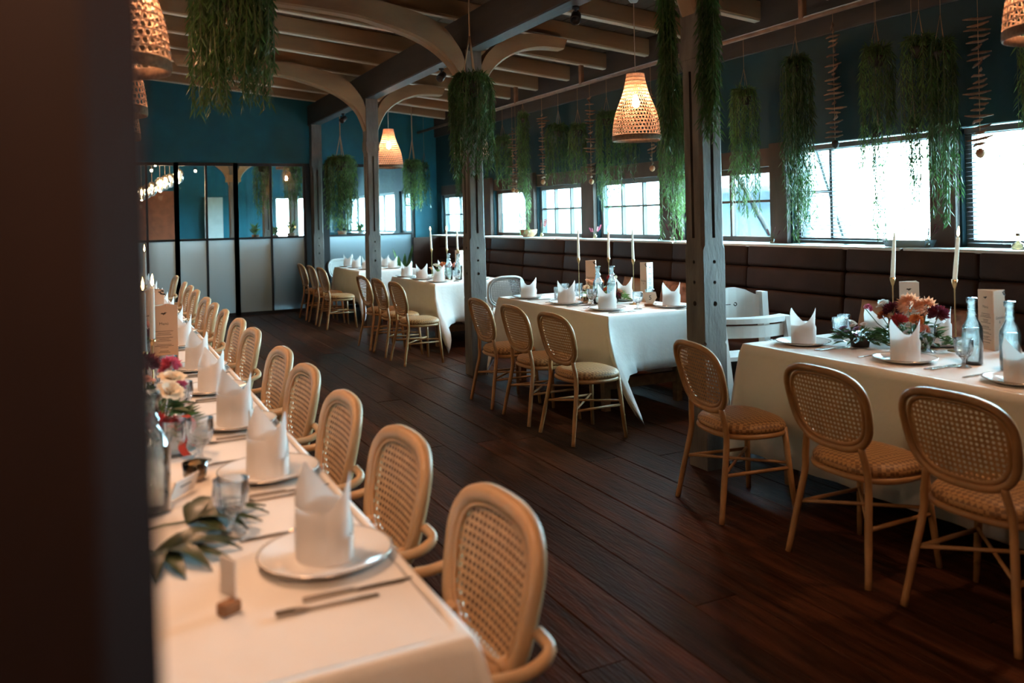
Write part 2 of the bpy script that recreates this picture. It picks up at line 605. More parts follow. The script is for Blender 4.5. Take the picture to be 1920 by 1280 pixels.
def glazed(n, xs, z1, name):
    """a steel panel from xs[0] to xs[-1]; thick stiles at both ends, thin bars between"""
    f = MB()
    for k, xx in enumerate(xs):
        h = .035 if k in (0, len(xs) - 1) else .016
        f.box(xx - h, xx + h, YB + .02, YB + .07, 0, z1)
    f.box(xs[0], xs[-1], YB + .025, YB + .065, 0, .05)
    f.box(xs[0], xs[-1], YB + .025, YB + .065, z1 - .05, z1)
    f.box(xs[0], xs[-1], YB + .025, YB + .065, 1.225, 1.26)
    d = struct(f.build(name, steel_m))
    for k in range(len(xs) - 1):
        MB().box(xs[k], xs[k + 1], YB + .042, YB + .048, .05, 1.225).build('ribbed_pane', rib_m, d)
        MB().box(xs[k], xs[k + 1], YB + .042, YB + .048, 1.26, z1 - .05).build('pane', pane2_m, d)


glazed(1, [-.72, -.28, .17], 2.46, 'door_1')
glazed(2, [.17, .63, 1.06], 2.46, 'door_2')
glazed(3, [1.06, 1.50, 1.95], 2.46, 'door_3')
glazed(4, [1.95, 2.50, 3.06], 2.46, 'door_4')
glazed(5, [3.42, 4.20, 4.95], 2.46, 'door_5')
m = MB(); m.box(3.06, 3.42, YB + .01, YB + .10, 0, 2.46)
struct(m.build('trim_4', steel_m))

# room behind the partition
struct(MB().box(XL, 3.75, 20.3, 20.4, 0, 3.4).box(4.5, XW, 20.3, 20.4, 0, 3.4).box(3.75, 4.5, 20.3, 20.4, 2.1, 3.4).box(3.75, 4.5, 20.3, 20.4, 0, 1.1).build('wall_back', teal_m))
w = struct(MB().box(3.75, 3.80, 20.32, 20.38, 1.1, 2.1).box(4.45, 4.5, 20.32, 20.38, 1.1, 2.1).box(3.8, 4.45, 20.32, 20.38, 2.05, 2.1).box(3.8, 4.45, 20.32, 20.38, 1.1, 1.15).build('window_20', greyframe_m))
MB().box(3.8, 4.45, 20.345, 20.35, 1.15, 2.05).build('pane', pane_m, w)
portal((4.12, 20.5, 1.6), .75, 1.0, (-PI / 2, 0, 0))
struct(MB().box(XL, XW, YB + .12, 20.4, 3.2, 3.3).build('ceiling', joist_m))

# outside: terrace ground, garden bank
struct(MB().box(XW + .15, 40, -25, 45, -.6, -.5).build('ground', ground_m))

# main beam over the column row
o = link('beam', setmat(bevbox(.17, YB - YN, .34, .012), beam_m), None)
o.location = (3.20, (YB + YN) / 2, 3.25)
o.name = 'ceiling_beam'
tag(o, 'dark timber beam running the length of the room over the column row', 'beam')
o = link('ceiling_beam', setmat(bevbox(.17, YB - YN, .30, .012), beam_m), None)
o.location = (-.065, (YB + YN) / 2, 3.56)
tag(o, 'dark timber beam running above the long left table', 'beam')

# ------------------------------------------------------------------ timber columns with arched braces
def column_mesh(top):
    h = .0825
    def ring(z, c):
        p = []
        for sx, sy in ((1, 1), (-1, 1), (-1, -1), (1, -1)):
            a = (sx * h, sy * (h - c), z); b = (sx * (h - c), sy * h, z)
            p += [a, b] if sx * sy > 0 else [b, a]
        return p
    m = MB()
    m.loft([ring(z, c) for z, c in ((0, .004), (.72, .004), (.735, .014), (.75, .004), (1.285, .004), (1.31, .017), (2.36, .017), (2.38, .004), (top, .004))], sm=False)
    o = m.build('shaft', post_m)
    cut = MB()
    for k in range(4):
        r = Matrix.Rotation(k * PI / 2, 4, 'Z')
        cut.box(h - .028, h + .02, -.011, .011, 1.35, 2.33, r)
        for z, rr in ((1.21, .011), (1.09, .011), (.965, .015)):
            ring_a = []; ring_b = []
            for j in range(10):
                t = 2 * PI * j / 10
                ring_a.append(r @ Vector((h - .03, rr * math.cos(t), z + rr * math.sin(t))))
                ring_b.append(r @ Vector((h + .02, rr * math.cos(t), z + rr * math.sin(t))))
            cut.loft([ring_a, ring_b], sm=False)
    c = cut.build('cutter', None)
    bm = bmesh.new(); bm.from_mesh(c.data); bmesh.ops.recalc_face_normals(bm, faces=bm.faces); bm.to_mesh(c.data); bm.free()
    md = o.modifiers.new('b', 'BOOLEAN'); md.object = c; md.operation = 'DIFFERENCE'; md.solver = 'EXACT'
    bpy.context.view_layer.update()
    me = bpy.data.meshes.new_from_object(o.evaluated_get(bpy.context.evaluated_depsgraph_get()))
    bpy.data.objects.remove(o); bpy.data.objects.remove(c)
    me.materials.clear(); me.materials.append(post_m)
    return me


def arch_mb(pts_lo, pts_up, w):
    """curved brace: lower and upper outline in x,z, width w along y, moulded lower edges"""
    m = MB()
    rings = []
    for (xa, za), (xb, zb) in zip(pts_lo, pts_up):
        b = .25
        rings.append([(xa, -w * .36, za), (xa, w * .36, za),
                      (xa + (xb - xa) * .10, w * .5, za + (zb - za) * .10), (xb, w * .5, zb), (xb, -w * .5, zb),
                      (xa + (xb - xa) * .10, -w * .5, za + (zb - za) * .10)])
    m.loft(rings, sm=False)
    return m


def curve(p, n):
    """catmull-rom through points"""
    out = []
    q = [p[0]] + list(p) + [p[-1]]
    for i in range(1, len(q) - 2):
        for k in range(n):
            t = k / n
            a, b, c, d = (Vector(q[i - 1]), Vector(q[i]), Vector(q[i + 1]), Vector(q[i + 2]))
            out.append(.5 * ((2 * b) + (c - a) * t + (2 * a - 5 * b + 4 * c - d) * t * t + (3 * b - a - 3 * c + d) * t ** 3))
    out.append(Vector(p[-1]))
    return out


# local coordinates about the column axis (x = 3.2)
long_lo = curve([(-.083, 2.66), (-.20, 2.92), (-.48, 3.13), (-.92, 3.27), (-1.35, 3.335), (-2.35, 3.39)], 5)
long_up = curve([(-.083, 2.97), (-.15, 3.12), (-.36, 3.33), (-.80, 3.455), (-1.32, 3.50), (-2.42, 3.50)], 5)
short_lo = curve([(.083, 2.66), (.20, 2.90), (.42, 3.07), (.70, 3.16), (1.00, 3.17)], 5)
short_up = curve([(.083, 2.95), (.16, 3.08), (.36, 3.23), (.66, 3.30), (1.04, 3.27)], 5)
arch_l = arch_mb(long_lo, long_up, .15).build('arch_brace', joist_m)
arch_s = arch_mb(short_lo, short_up, .15).build('arch_brace', joist_m)
col_me = column_mesh(3.09)
COLS = [(3.86, 'nearest grey timber column beside the high chair, draped with two leafy strands'),
        (7.23, 'second grey timber column with a round hanging plant in front of it'),
        (10.52, 'third timber column of the right row, between the two far white tables'),
        (13.62, 'farthest timber column, standing against the glass partition')]
coll = None
for i, (y, lab) in enumerate(COLS):
    c = thing('timber_column', lab, 'column', (3.2, y, 0))
    s = link('shaft', col_me, c)
    if i == 0:
        arch_l.parent = c; arch_s.parent = c
    elif i < 3:
        link('arch_brace', arch_l.data, c); link('arch_brace', arch_s.data, c)
    co = MB().box(-.088, .088, -.088, .088, 2.40, 2.52).build('collar', post_m, c)
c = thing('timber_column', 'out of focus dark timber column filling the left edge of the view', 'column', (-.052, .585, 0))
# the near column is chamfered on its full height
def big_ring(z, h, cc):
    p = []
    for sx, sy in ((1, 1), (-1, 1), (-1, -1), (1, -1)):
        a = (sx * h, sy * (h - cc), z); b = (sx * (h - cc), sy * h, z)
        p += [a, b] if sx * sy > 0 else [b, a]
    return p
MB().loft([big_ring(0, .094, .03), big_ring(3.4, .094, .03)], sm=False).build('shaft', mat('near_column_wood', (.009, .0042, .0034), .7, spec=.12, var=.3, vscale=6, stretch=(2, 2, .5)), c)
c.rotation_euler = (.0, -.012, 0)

# small black spotlights on the beam
def spot():
    t = thing('track_spotlight', 'small black spotlight under the dark beam', 'spotlight')
    MB().lathe([(.004, .0), (.028, .0), (.028, -.02), (.012, -.024), (.012, -.05), (.004, -.05)], 12).build('base', black_m, t)
    m = MB()
    mt = Matrix.Translation((0, 0, -.085)) @ Matrix.Rotation(.9, 4, 'X')
    rings = []
    for r, z in ((.02, .05), (.038, .045), (.042, -.05), (.034, -.052), (.03, -.02), (.002, -.02)):
        rings.append([mt @ Vector((r * math.cos(2 * PI * j / 14), r * math.sin(2 * PI * j / 14), z)) for j in range(14)])
    m.loft(rings, True, False)
    m.build('head', black_m, t)
    return t
sp = Stock(spot())
sp.put((3.25, 5.35, 3.08), 2.5, 'black spotlight under the beam at the top edge of the picture')
sp.put((3.25, 8.1, 3.08), 2.2, 'black spotlight under the beam between the second and third columns')
sp.put((3.24, 12.0, 3.08), 2.0, 'far black spotlight under the beam beyond the third column')

# pipe along the window wall with clamps
p = thing('ceiling_pipe', 'thin copper brown pipe running under the ceiling along the window wall', 'pipe', (5.05, 0, 3.02))
MB().tube([(0, YN + .1, 0), (0, YB - .05, 0)], .022, 10).build('pipe', copper_m, p)
cl = setmat(bevbox(.05, .05, .24, .006), copper_m)
for y in (6.53 - 6 * .845, 6.53 - 4 * .845, 6.53 - 2 * .845, 6.53, 6.53 + 2 * .845, 6.53 + 4 * .845, 6.53 + 6 * .845):
    o = link('pipe_clamp', cl, p); o.location = (0, y, .118)

# ------------------------------------------------------------------ rattan chairs
def sup(t, a, b, n, taper=0.0):
    """superellipse point; taper narrows the lower half"""
    c, s = math.cos(t), math.sin(t)
    y = a * math.copysign(abs(c) ** (2 / n), c); z = b * math.copysign(abs(s) ** (2 / n), s)
    return y * (1 - taper * (1 - (z + b) / (2 * b))), z


def cane_panel(a, b, n, taper, zc, xf, pitch, hole):
    """woven cane: octagonal holes in a curved sheet"""
    m = MB()
    ny = int(2 * a / pitch); nz = int(2 * b / pitch)
    def P(y, z):
        return (xf(y, z), y, zc + z)
    for i in range(-ny // 2 - 1, ny // 2 + 2):
        for j in range(-nz // 2 - 1, nz // 2 + 2):
            y0 = i * pitch; z0 = j * pitch
            k = 1 - taper * (1 - (z0 + b) / (2 * b))
            q = (abs(y0 / (a * k)) ** n + abs(z0 / b) ** n)
            if q > 1.02:
                continue
            h = pitch / 2
            outer = [(h, 0), (h, h), (0, h), (-h, h), (-h, 0), (-h, -h), (0, -h), (h, -h)]
            inner = [(hole * math.cos(PI * e / 4) * pitch, hole * math.sin(PI * e / 4) * pitch) for e in range(8)]
            s = len(m.v)
            m.v += [P(y0 + u, z0 + w) for u, w in outer] + [P(y0 + u, z0 + w) for u, w in inner]
            for e in range(8):
                f = (e + 1) % 8
                m.f.append((s + e, s + f, s + 8 + f, s + 8 + e)); m.sm.append(False)
    return m


def side_chair(label, rm, cm, sm_):
    t = thing('rattan_chair', label, 'chair')
    zc, a, b, n, tp = .675, .225, .165, 2.9, .14
    def xf(y, z):
        return -.235 - .085 * (z + b) / (2 * b) + .9 * y * y * .55
    for sc_, rad, dx, nm in ((1.0, .0155, 0, 'back_frame'), (.875, .0095, .006, 'inner_ring')):
        pts = []
        for k in range(44):
            y, z = sup(2 * PI * k / 44, a * sc_, b * sc_, n, tp)
            pts.append((xf(y, z) + dx, y, zc + z))
        MB().tube(pts, rad, 8, True).build(nm, rm, t)
    cane_panel(a * .88, b * .88, n, tp, zc, lambda y, z: xf(y, z) + .002, .0195, .30).build('cane_panel', cm, t)
    for s in (-1, 1):
        MB().tube(curve([(-.232, s * .145, .535), (-.222, s * .165, .44), (-.222, s * .17, .36), (-.25, s * .19, .2), (-.285, s * .215, 0)], 4),
                  [.0145] * 8 + [.0150] * 6 + [.0135] * 3, 8).build('leg', rm, t)
    for s in (-1, 1):
        MB().tube([(.110, s * .165, .42), (.125, s * .185, .2), (.140, s * .205, 0)], [.016, .015, .0125], 8).build('leg', rm, t)
    # seat: woven cushion-like top with a ring below
    m = MB()
    rings = []
    for sc_, z in ((.05, .470), (.5, .468), (.8, .462), (.93, .452), (.99, .436), (1.0, .425), (.97, .412), (.85, .408)):
        r = []
        for k in range(36):
            th = 2 * PI * k / 36
            y, xx = sup(th, .222, .195, 2.6)
            r.append((xx * sc_ - .035, y * sc_ * (1.0 + .06 * xx / .22), z))
        rings.append(r)
    m.loft(rings, True, True)
    m.build('seat', sm_, t)
    pts = []
    for k in range(36):
        th = 2 * PI * k / 36
        y, xx = sup(th, .212, .185, 2.6)
        pts.append((xx - .035, y, .398))
    MB().tube(pts, .014, 8, True).build('seat_ring', rm, t)
    for s in (-1, 1):
        MB().tube([(-.247, s * .188, .22), (.123, s * .183, .22)], .009, 6).build('stretcher', rm, t)
        MB().tube([(-.245, s * .187, .226), (.117, -s * .182, .236 + .01 * s)], .008, 6).build('stretcher', rm, t)
    return t


rc = Stock(side_chair('rattan chair', rattan_m, cane_m, seatw_m))
CH = [((2.955, 3.27), -.16, 'woven rattan chair in front of the nearest grey column at the right white table'),
      ((2.965, 2.50), -.02, 'middle rattan chair at the near right table with its oval back towards the camera'),
      ((2.975, 1.93), .02, 'rattan chair at the right edge of the picture, nearest along the right table'),
      ((2.99, 4.83), .02, 'nearest rattan chair of the three along the middle table, by the hanging cloth corner'),
      ((2.99, 5.42), -.02, 'middle rattan chair of the three along the middle table'),
      ((2.99, 6.03), -.03, 'farthest rattan chair of the three along the middle table, right of the second column'),
      ((3.01, 8.19), .02, 'nearest rattan chair of the three at the third white table, by the long cloth corner'),
      ((3.01, 8.80), .0, 'middle rattan chair of the three at the third white table'),
      ((3.01, 9.40), .03, 'farthest rattan chair of the three at the third white table, by the third column'),
      ((3.02, 11.45), .02, 'nearest rattan chair of the three at the farthest right table'),
      ((3.02, 12.08), .0, 'middle rattan chair of the three at the farthest right table'),
      ((3.02, 12.72), .0, 'rattan chair nearest the glass partition at the farthest right table')]
GR = {0: 'rattan chairs at the near right table', 1: 'rattan chairs at the middle table', 2: 'rattan chairs at the third table', 3: 'rattan chairs at the far table'}
for i, ((x, y), rz, lab) in enumerate(CH):
    rc.put((x, y, 0), rz, lab, GR[i // 3])

# white chairs of the same build
wc = side_chair('white cane chair with a rounded back at the far end of the farthest white table', white_m, white_m, white_m)
wc.name = 'white_chair'
wc.location = (3.62, 13.50, 0); wc.rotation_euler = (0, 0, -PI / 2)
dup(wc, (3.98, 8.42, 0), PI / 2, 'white round-backed chair at the near end of the third table')


def arm_chair(label):
    t = thing('rattan_armchair', label, 'armchair')
    zc, a, b, n, tp = .628, .236, .180, 3.0, .20
    def xf(y, z):
        return -.185 - .075 * (z + b) / (2 * b) + .42 * y * y
    # broad flat outer frame, a thin bead and the cane
    rings = []
    N = 52
    prof = ((-.024, .004), (-.020, .016), (.012, .018), (.020, .008), (.020, -.010), (.010, -.020), (-.018, -.020), (-.024, -.008))
    for k in range(N + 1):
        th = 2 * PI * (k % N) / N
        r = []
        for dr, dx in prof:
            y, z = sup(th, a + dr, b + dr, n, tp)
            r.append((xf(y, z) + dx, y, zc + z))
        rings.append(r)
    MB().loft(rings, True, False).build('back_frame', pale_m, t)
    pts = []
    for k in range(44):
        y, z = sup(2 * PI * k / 44, a * .86, b * .86, n, tp)
        pts.append((xf(y, z) + .008, y, zc + z))
    MB().tube(pts, .007, 6, True).build('bead', pale_m, t)
    cane_panel(a * .87, b * .87, n, tp, zc, lambda y, z: xf(y, z) + .002, .0205, .30).build('cane_panel', canel_m, t)
    # bowed arms from the back frame to the front legs
    for s in (-1, 1):
        MB().tube(curve([(-.215, s * .222, .60), (-.225, s * .262, .575), (-.155, s * .284, .555), (-.03, s * .284, .565), (.10, s * .278, .585), (.165, s * .272, .588), (.195, s * .272, .575)], 4), .0145, 8).build('arm', pale_m, t)
    for s in (-1, 1):
        MB().tube(curve([(.195, s * .275, .59), (.20, s * .255, .45), (.205, s * .24, .25), (.215, s * .235, 0)], 4), .0145, 8).build('leg', pale_m, t)
        MB().tube(curve([(-.165, s * .145, .52), (-.19, s * .175, .42), (-.215, s * .195, .22), (-.26, s * .215, 0)], 4), .0150, 8).build('leg', pale_m, t)
        MB().tube([(-.215, s * .196, .22), (.206, s * .24, .22)], .009, 6).build('stretcher', pale_m, t)
    m = MB(); rings = []
    for sc_, z in ((.05, .462), (.5, .462), (.85, .458), (.97, .446), (1.0, .43), (.96, .412), (.8, .408)):
        r = []
        for k in range(36):
            y, xx = sup(2 * PI * k / 36, .225, .225, 2.8)
            r.append((xx * sc_ + .0, y * sc_ * (1.0 + .05 * xx / .22), z))
        rings.append(r)
    m.loft(rings, True, True).build('seat', seatw_m, t)
    pts = []
    for k in range(36):
        y, xx = sup(2 * PI * k / 36, .213, .213, 2.8)
        pts.append((xx, y, .40))
    MB().tube(pts, .014, 8, True).build('seat_ring', pale_m, t)
    return t


ac = Stock(arm_chair('armchair'))
AY = [1.80, 2.49, 3.16, 3.86, 4.48, 5.40, 6.00, 6.72, 7.33, 7.92, 8.91, 9.57, 10.23, 11.55]
for i, y in enumerate(AY):
    lab = ('pale rattan armchair nearest the camera at the long left table, beside the cloth corner' if i == 0 else
           'farthest visible pale rattan armchair at the long left table, by the glass partition' if i == 13 else
           '%s pale rattan armchair counted from the near end of the long left table' % ORD[i])
    ac.put((.60 + U(-.012, .012), y, 0), PI + U(-.05, .05), lab, 'rattan armchairs along the left table')

# ------------------------------------------------------------------ white high chair beyond the right table
hc = thing('high_chair', 'white painted wooden high chair with a curved tray, behind the nearest grey column', 'high chair', (3.70, 4.12, 0), -.18)
# backrest with shaped top edge
m = MB(); ra = []; rb = []
prof = [(-.20, .80, .975), (-.15, .795, .975), (-.07, .79, .985), (0, .79, 1.01), (.05, .79, 1.015), (.10, .79, .985), (.15, .795, .955), (.20, .80, .94)]
prof = [(-.20, .80, .945), (-.15, .795, .955), (-.09, .79, .985), (-.03, .785, 1.0), (.03, .785, 1.0), (.09, .79, .985), (.15, .795, .955), (.20, .80, .945)]
rings = []
for x, z0, z1 in prof:
    yy = .10 - .9 * x * x
    rings.append([(x, yy, z0), (x, yy + .022, z0), (x, yy + .022, z1), (x, yy, z1)])
m.loft(rings, sm=False).build('backrest', white_m, hc)
for s in (-1, 1):
    mm = MB()
    mm.loft([[(s * .205 - .022, -.05 + dy, z), (s * .205 + .022, -.05 + dy, z), (s * .205 + .022, .02 + dy, z), (s * .205 - .022, .02 + dy, z)]
             for z, dy in ((0, .02), (.4, .05), (.97, .09))], sm=False)
    mm.build('side_rail', white_m, hc)
    MB().loft([[(s * .235 - .02, -.34 + dy, z), (s * .235 + .02, -.34 + dy, z), (s * .235 + .02, -.29 + dy, z), (s * .235 - .02, -.29 + dy, z)]
               for z, dy in ((0, 0), (.5, .1), (.83, .17))], sm=False).build('front_leg', white_m, hc)
# curved tray bar and front panel
rings = []
for k in range(11):
    x = -.26 + .052 * k
    yy = -.22 + 1.1 * x * x
    rings.append([(x, yy, .80), (x, yy + .10, .80), (x, yy + .10, .832), (x, yy, .832)])
MB().loft(rings, sm=False).build('tray', white_m, hc)
rings = []
for k in range(11):
    x = -.25 + .05 * k
    yy = -.20 + 1.1 * x * x
    rings.append([(x, yy, .71), (x, yy + .02, .71), (x, yy + .02, .785), (x, yy, .785)])
MB().loft(rings, sm=False).build('front_bar', white_m, hc)
MB().box(-.2, .2, -.13, .10, .56, .585).build('seat', white_m, hc)
MB().box(-.23, .23, -.25, .05, .28, .30).build('footrest', white_m, hc)
mk = MB()
for k in range(10):
    a0, a1 = 2 * PI * k / 10 + .3, 2 * PI * (k + 1) / 10 + .3
    if k == 3:
        continue
    mk.quad((.0 + .014 * math.cos(a0), -.0, .89 + .014 * math.sin(a0)), (.0 + .014 * math.cos(a1), -.0, .89 + .014 * math.sin(a1)),
            (.0 + .007 * math.cos(a1), -.0, .89 + .007 * math.sin(a1)), (.0 + .007 * math.cos(a0), -.0, .89 + .007 * math.sin(a0)))
o = mk.build('printed_emblem', ink_m, hc); o.location = (.02, .0985, 0)
mk = MB(); mk.box(-.055, -.015, .0965, .0975, .887, .892)
mk.build('printed_line', ink_m, hc)

# ------------------------------------------------------------------ banquette along the window wall
bn = thing('banquette_bench', 'dark brown leather banquette with horizontal channels under the window ledge', 'bench', (0, 0, 0))
MB().box(4.62, 5.18, YN + .1, 12.90, .0, .30).build('plinth', dark_m, bn)
seat_me = None
y = YN + .12; k = 0
pw = 1.0643
bw_me = setmat(bevbox(.10, pw - .006, .188, .030, 3), leather_m)
bs_me = setmat(bevbox(.60, pw - .006, .15, .035, 3), leather_m)
while y < 12.8:
    o = link('seat_cushion', bs_me, bn); o.location = (4.86, y + pw / 2, .375)
    for r in range(4):
        o = link('back_panel', bw_me, bn)
        o.location = (5.105 - .035 + .02 * r, y + pw / 2 + (.0 if r % 2 else .0), .545 + .19 * r - .0)
        o.rotation_euler = (0, .09, 0)
    y += pw; k += 1
MB().box(5.13, 5.36, YN + .1, 12.90, .3, 1.185).build('back_board', leather_m, bn)
MB().box(4.62, 5.36, 12.90, 12.95, .0, 1.19).build('end_panel', leather_m, bn)

# ================================================================== TABLES AND CLOTHS
TZ = .745
CZ = .752           # top of the cloth


def dining_table(label, x0, x1, y0, y1, inset=.10):
    t = thing('dining_table', label, 'table', ((x0 + x1) / 2, (y0 + y1) / 2, 0))
    hx, hy = (x1 - x0) / 2 - .01, (y1 - y0) / 2 - .01
    o = link('tabletop', setmat(bevbox(2 * hx, 2 * hy, .035, .004), tabw_m), t); o.location = (0, 0, TZ - .0175)
    for sx in (-1, 1):
        for sy in (-1, 1):
            MB().loft([[(sx * (hx - inset) + u * w, sy * (hy - .22) + v * w, z) for u, v in ((-1, -1), (1, -1), (1, 1), (-1, 1))] for z, w in ((0, .026), (TZ - .036, .036))], sm=False).build('leg', tabw_m, t)
    for sy in (-1, 1):
        MB().box(-hx + .1, hx - .1, sy * (hy - .22) - .02, sy * (hy - .22) + .02, .16, .24).build('stretcher', tabw_m, t)
    MB().box(-.025, .025, -hy + .24, hy - .24, .17, .23).build('rail', tabw_m, t)
    return t


def cloth(label, x0, x1, y0, y1, lx, ly, seed, flap=1.30, flare=(0, 0)):
    rnd = random.Random(seed)
    per = []      # (x, y, nx, ny, cornerness, overhang)
    step = .055
    cor = [(x1, y1, 0), (x0, y1, 90), (x0, y0, 180), (x1, y0, 270)]
    sides = [((x1, y0), (x1, y1), lx), ((x1, y1), (x0, y1), ly), ((x0, y1), (x0, y0), lx), ((x0, y0), (x1, y0), ly)]
    for k in range(4):
        (ax, ay), (bx, by), L = sides[k]
        ln = math.hypot(bx - ax, by - ay)
        nx, ny = (by - ay) / ln, -(bx - ax) / ln
        n = max(6, int(ln / step))
        for i in range(n + 1):
            t = i / n
            d = min(t, 1 - t) * ln
            c = max(0, 1 - d / .24)
            per.append((ax + (bx - ax) * t, ay + (by - ay) * t, nx, ny, c * .42, L))
        # rounded fan at the corner
        (cx2, cy2), _, L2 = sides[(k + 1) % 4]
        a0 = math.atan2(ny, nx)
        for i in range(1, 8):
            a = a0 + (PI / 2) * i / 8
            cc = .42 + .58 * (1 - abs(i - 4) / 4)
            per.append((cx2, cy2, math.cos(a), math.sin(a), cc, max(L, L2)))
    N = len(per)
    ph = [rnd.uniform(0, 6.28) for _ in range(4)]
    m = MB()
    rings = []
    lev = [(-.02, 0), (0, .001), (.006, .006), (.012, .08), (.5, .25), (.6, .45), (.7, .65), (.85, .83), (1, 1)]
    s = 0
    pos = []
    for i, p in enumerate(per):
        if i:
            s += math.hypot(p[0] - per[i - 1][0], p[1] - per[i - 1][1]) + .012
        pos.append(s)
    for li, (a, dt) in enumerate(lev):
        r = []
        for i, (x, y, nx, ny, c, L) in enumerate(per):
            drop = L * (1 + (flap - 1) * max(0, c - .35) / .65) * dt
            if li < 3:
                if li == 0:
                    r.append((min(max(x, x0 + .02), x1 - .02), min(max(y, y0 + .02), y1 - .02), CZ))
                else:
                    r.append((x + nx * a, y + ny * a, CZ - dt * .5))
                continue
            w = math.sin(pos[i] * 9 + ph[0]) * .5 + math.sin(pos[i] * 17 + ph[1]) * .3 + math.sin(pos[i] * 31 + ph[2]) * .15
            out = .012 + .020 * dt + .018 * dt * w + c * c * .10 * dt ** .8
            tw = c * dt * .05 * math.sin(3 * c + ph[3])
            fx = fy = 0
            if nx < .1 and ny < .1 and x < x0 + .2 and y < y0 + .2:
                k = c ** .8 * dt ** 2.0
                fx, fy = flare[0] * k, flare[1] * k
            r.append((x + nx * out - ny * tw + fx, y + ny * out + nx * tw + fy, max(.012, CZ - drop)))
        rings.append(r)
    m.loft(rings, True, False, True)
    # top
    nv = len(m.v)
    m.v += [(min(max(p[0], x0 + .02), x1 - .02), min(max(p[1], y0 + .02), y1 - .02), CZ) for p in per]
    m.f.append(tuple(range(nv, nv + N))); m.sm.append(False)
    o = m.build('tablecloth', cloth_m, weld=True)
    md = o.modifiers.new('thickness', 'SOLIDIFY'); md.thickness = .0012; md.offset = -1
    tag(o, label, 'tablecloth')
    return o


dining_table('wooden dining table under the white cloth of the long left row', -.32, .575, 1.36, 12.6, .30)
cloth('long white cloth over the left table, with its near corner by the first armchair', -.32, .575, 1.36, 12.6, .125, .32, 1, 1.0)
dining_table('wooden dining table under the white cloth at the right edge', 3.25, 4.20, .9, 3.60)
cloth('white cloth of the near right table, falling almost to the floor behind three chairs', 3.25, 4.20, .9, 3.60, .60, .45, 2, 1.15)
dining_table('wooden dining table with a low orange brown rail under the middle white cloth', 3.32, 4.22, 5.10, 6.95)
cloth('white cloth of the middle table with a long flaring corner near its first chair', 3.32, 4.22, 5.10, 6.95, .42, .42, 3, 1.74, (.11, -.27))
dining_table('wooden dining table under the third white cloth, between second and third columns', 3.40, 4.32, 8.80, 10.34)
cloth('white cloth of the third table, its long pointed corner hanging left of the second column', 3.40, 4.32, 8.80, 10.34, .45, .45, 4, 1.64, (.10, -.34))
dining_table('wooden dining table under the farthest white cloth, left of the third column', 3.36, 4.25, 11.75, 13.15)
cloth('white cloth of the farthest table in front of the glass partition', 3.36, 4.25, 11.75, 13.15, .45, .45, 5, 1.6, (.02, -.25))

# ------------------------------------------------------------------ tableware
def plate_proto():
    t = thing('plate', 'white china plate', 'plate')
    MB().lathe([(.001, .006), (.085, .006), (.10, .010), (.138, .021), (.145, .023), (.146, .020), (.10, .004), (.08, .0), (.001, .0)], 40).build('dish', china_m, t)
    MB().lathe([(.1462, .0195), (.1475, .0215), (.1462, .0235), (.1445, .0236)], 40).build('rim', silver_m, t)
    return t


def napkin_mesh():
    """bishop's mitre: two tall points at the sides, deep notch in front, wrapped front panel"""
    m = MB()
    n = 48
    def hgt(th):
        # th = 0 at the front
        a = (th + PI) % (2 * PI) - PI
        pk = 1.22
        d = abs(a)
        if d <= pk:
            return .112 + (.198 - .112) * (d / pk) ** 1.15
        q = (d - pk) / (PI - pk)
        return .198 - .085 * min(1, q / .55) ** .8
    def P(th, z, off=0.0):
        fl = 1 + .10 * max(0, (z - .10) / .10)
        ex, ey = (.068 + off) * fl, (.054 + off) * (1 - .18 * z / .2)
        return (ex * math.sin(th), -ey * math.cos(th), z)
    rings = []
    for k in range(9):
        t = k / 8
        rings.append([P(2 * PI * j / n, hgt(2 * PI * j / n) * t) for j in range(n)])
    m.loft(rings, True, False, True)
    # wrapped front panel whose top edge sweeps as an arc
    rings = []
    for k in range(7):
        t = k / 6
        r = []
        for j in range(25):
            th = -1.45 + 2.9 * j / 24
            top = .055 + .062 * max(0, 1 - ((th - .25) / 1.35) ** 2)
            r.append(P(th, top * t, .0030 + .0035 * t))
        rings.append(r)
    m.loft(rings, False, False, True)
    # inner fold
    rings = []
    for k in range(3):
        t = k / 2
        rings.append([P(2 * PI * j / n, min(.10, hgt(2 * PI * j / n)) * (.4 + .6 * t), -.004) for j in range(n)])
    m.loft(rings, True, False, True)
    return m


plate_s = Stock(plate_proto())
napk_o = napkin_mesh().build('napkin', napkin_m)
napk_used = [False]


def put_napkin(x, y, z, rz, label, group):
    if not napk_used[0]:
        o = napk_o; napk_used[0] = True
    else:
        o = napk_o.copy(); COL.objects.link(o)
    o.location = (x, y, z); o.rotation_euler = (0, 0, rz)
    s = U(.95, 1.04)
    o.scale = (s, s, U(.95, 1.05))
    tag(o, label, 'napkin', group)
    return o


def fork_mesh():
    m = MB()
    m.loft([[(-.10, -.006, 0), (-.10, .006, 0), (-.10, .006, .003), (-.10, -.006, .003)], [(-.05, -.0045, 0), (-.05, .0045, 0), (-.05, .0045, .004), (-.05, -.0045, .004)],
            [(.03, -.003, 0), (.03, .003, 0), (.03, .003, .004), (.03, -.003, .004)], [(.05, -.011, .001), (.05, .011, .001), (.05, .011, .004), (.05, -.011, .004)],
            [(.065, -.012, .002), (.065, .012, .002), (.065, .012, .005), (.065, -.012, .005)]], sm=False)
    for k in range(4):
        y = -.0100 + .0067 * k
        m.box(.065, .10, y - .0016, y + .0016, .003, .005)
    return m


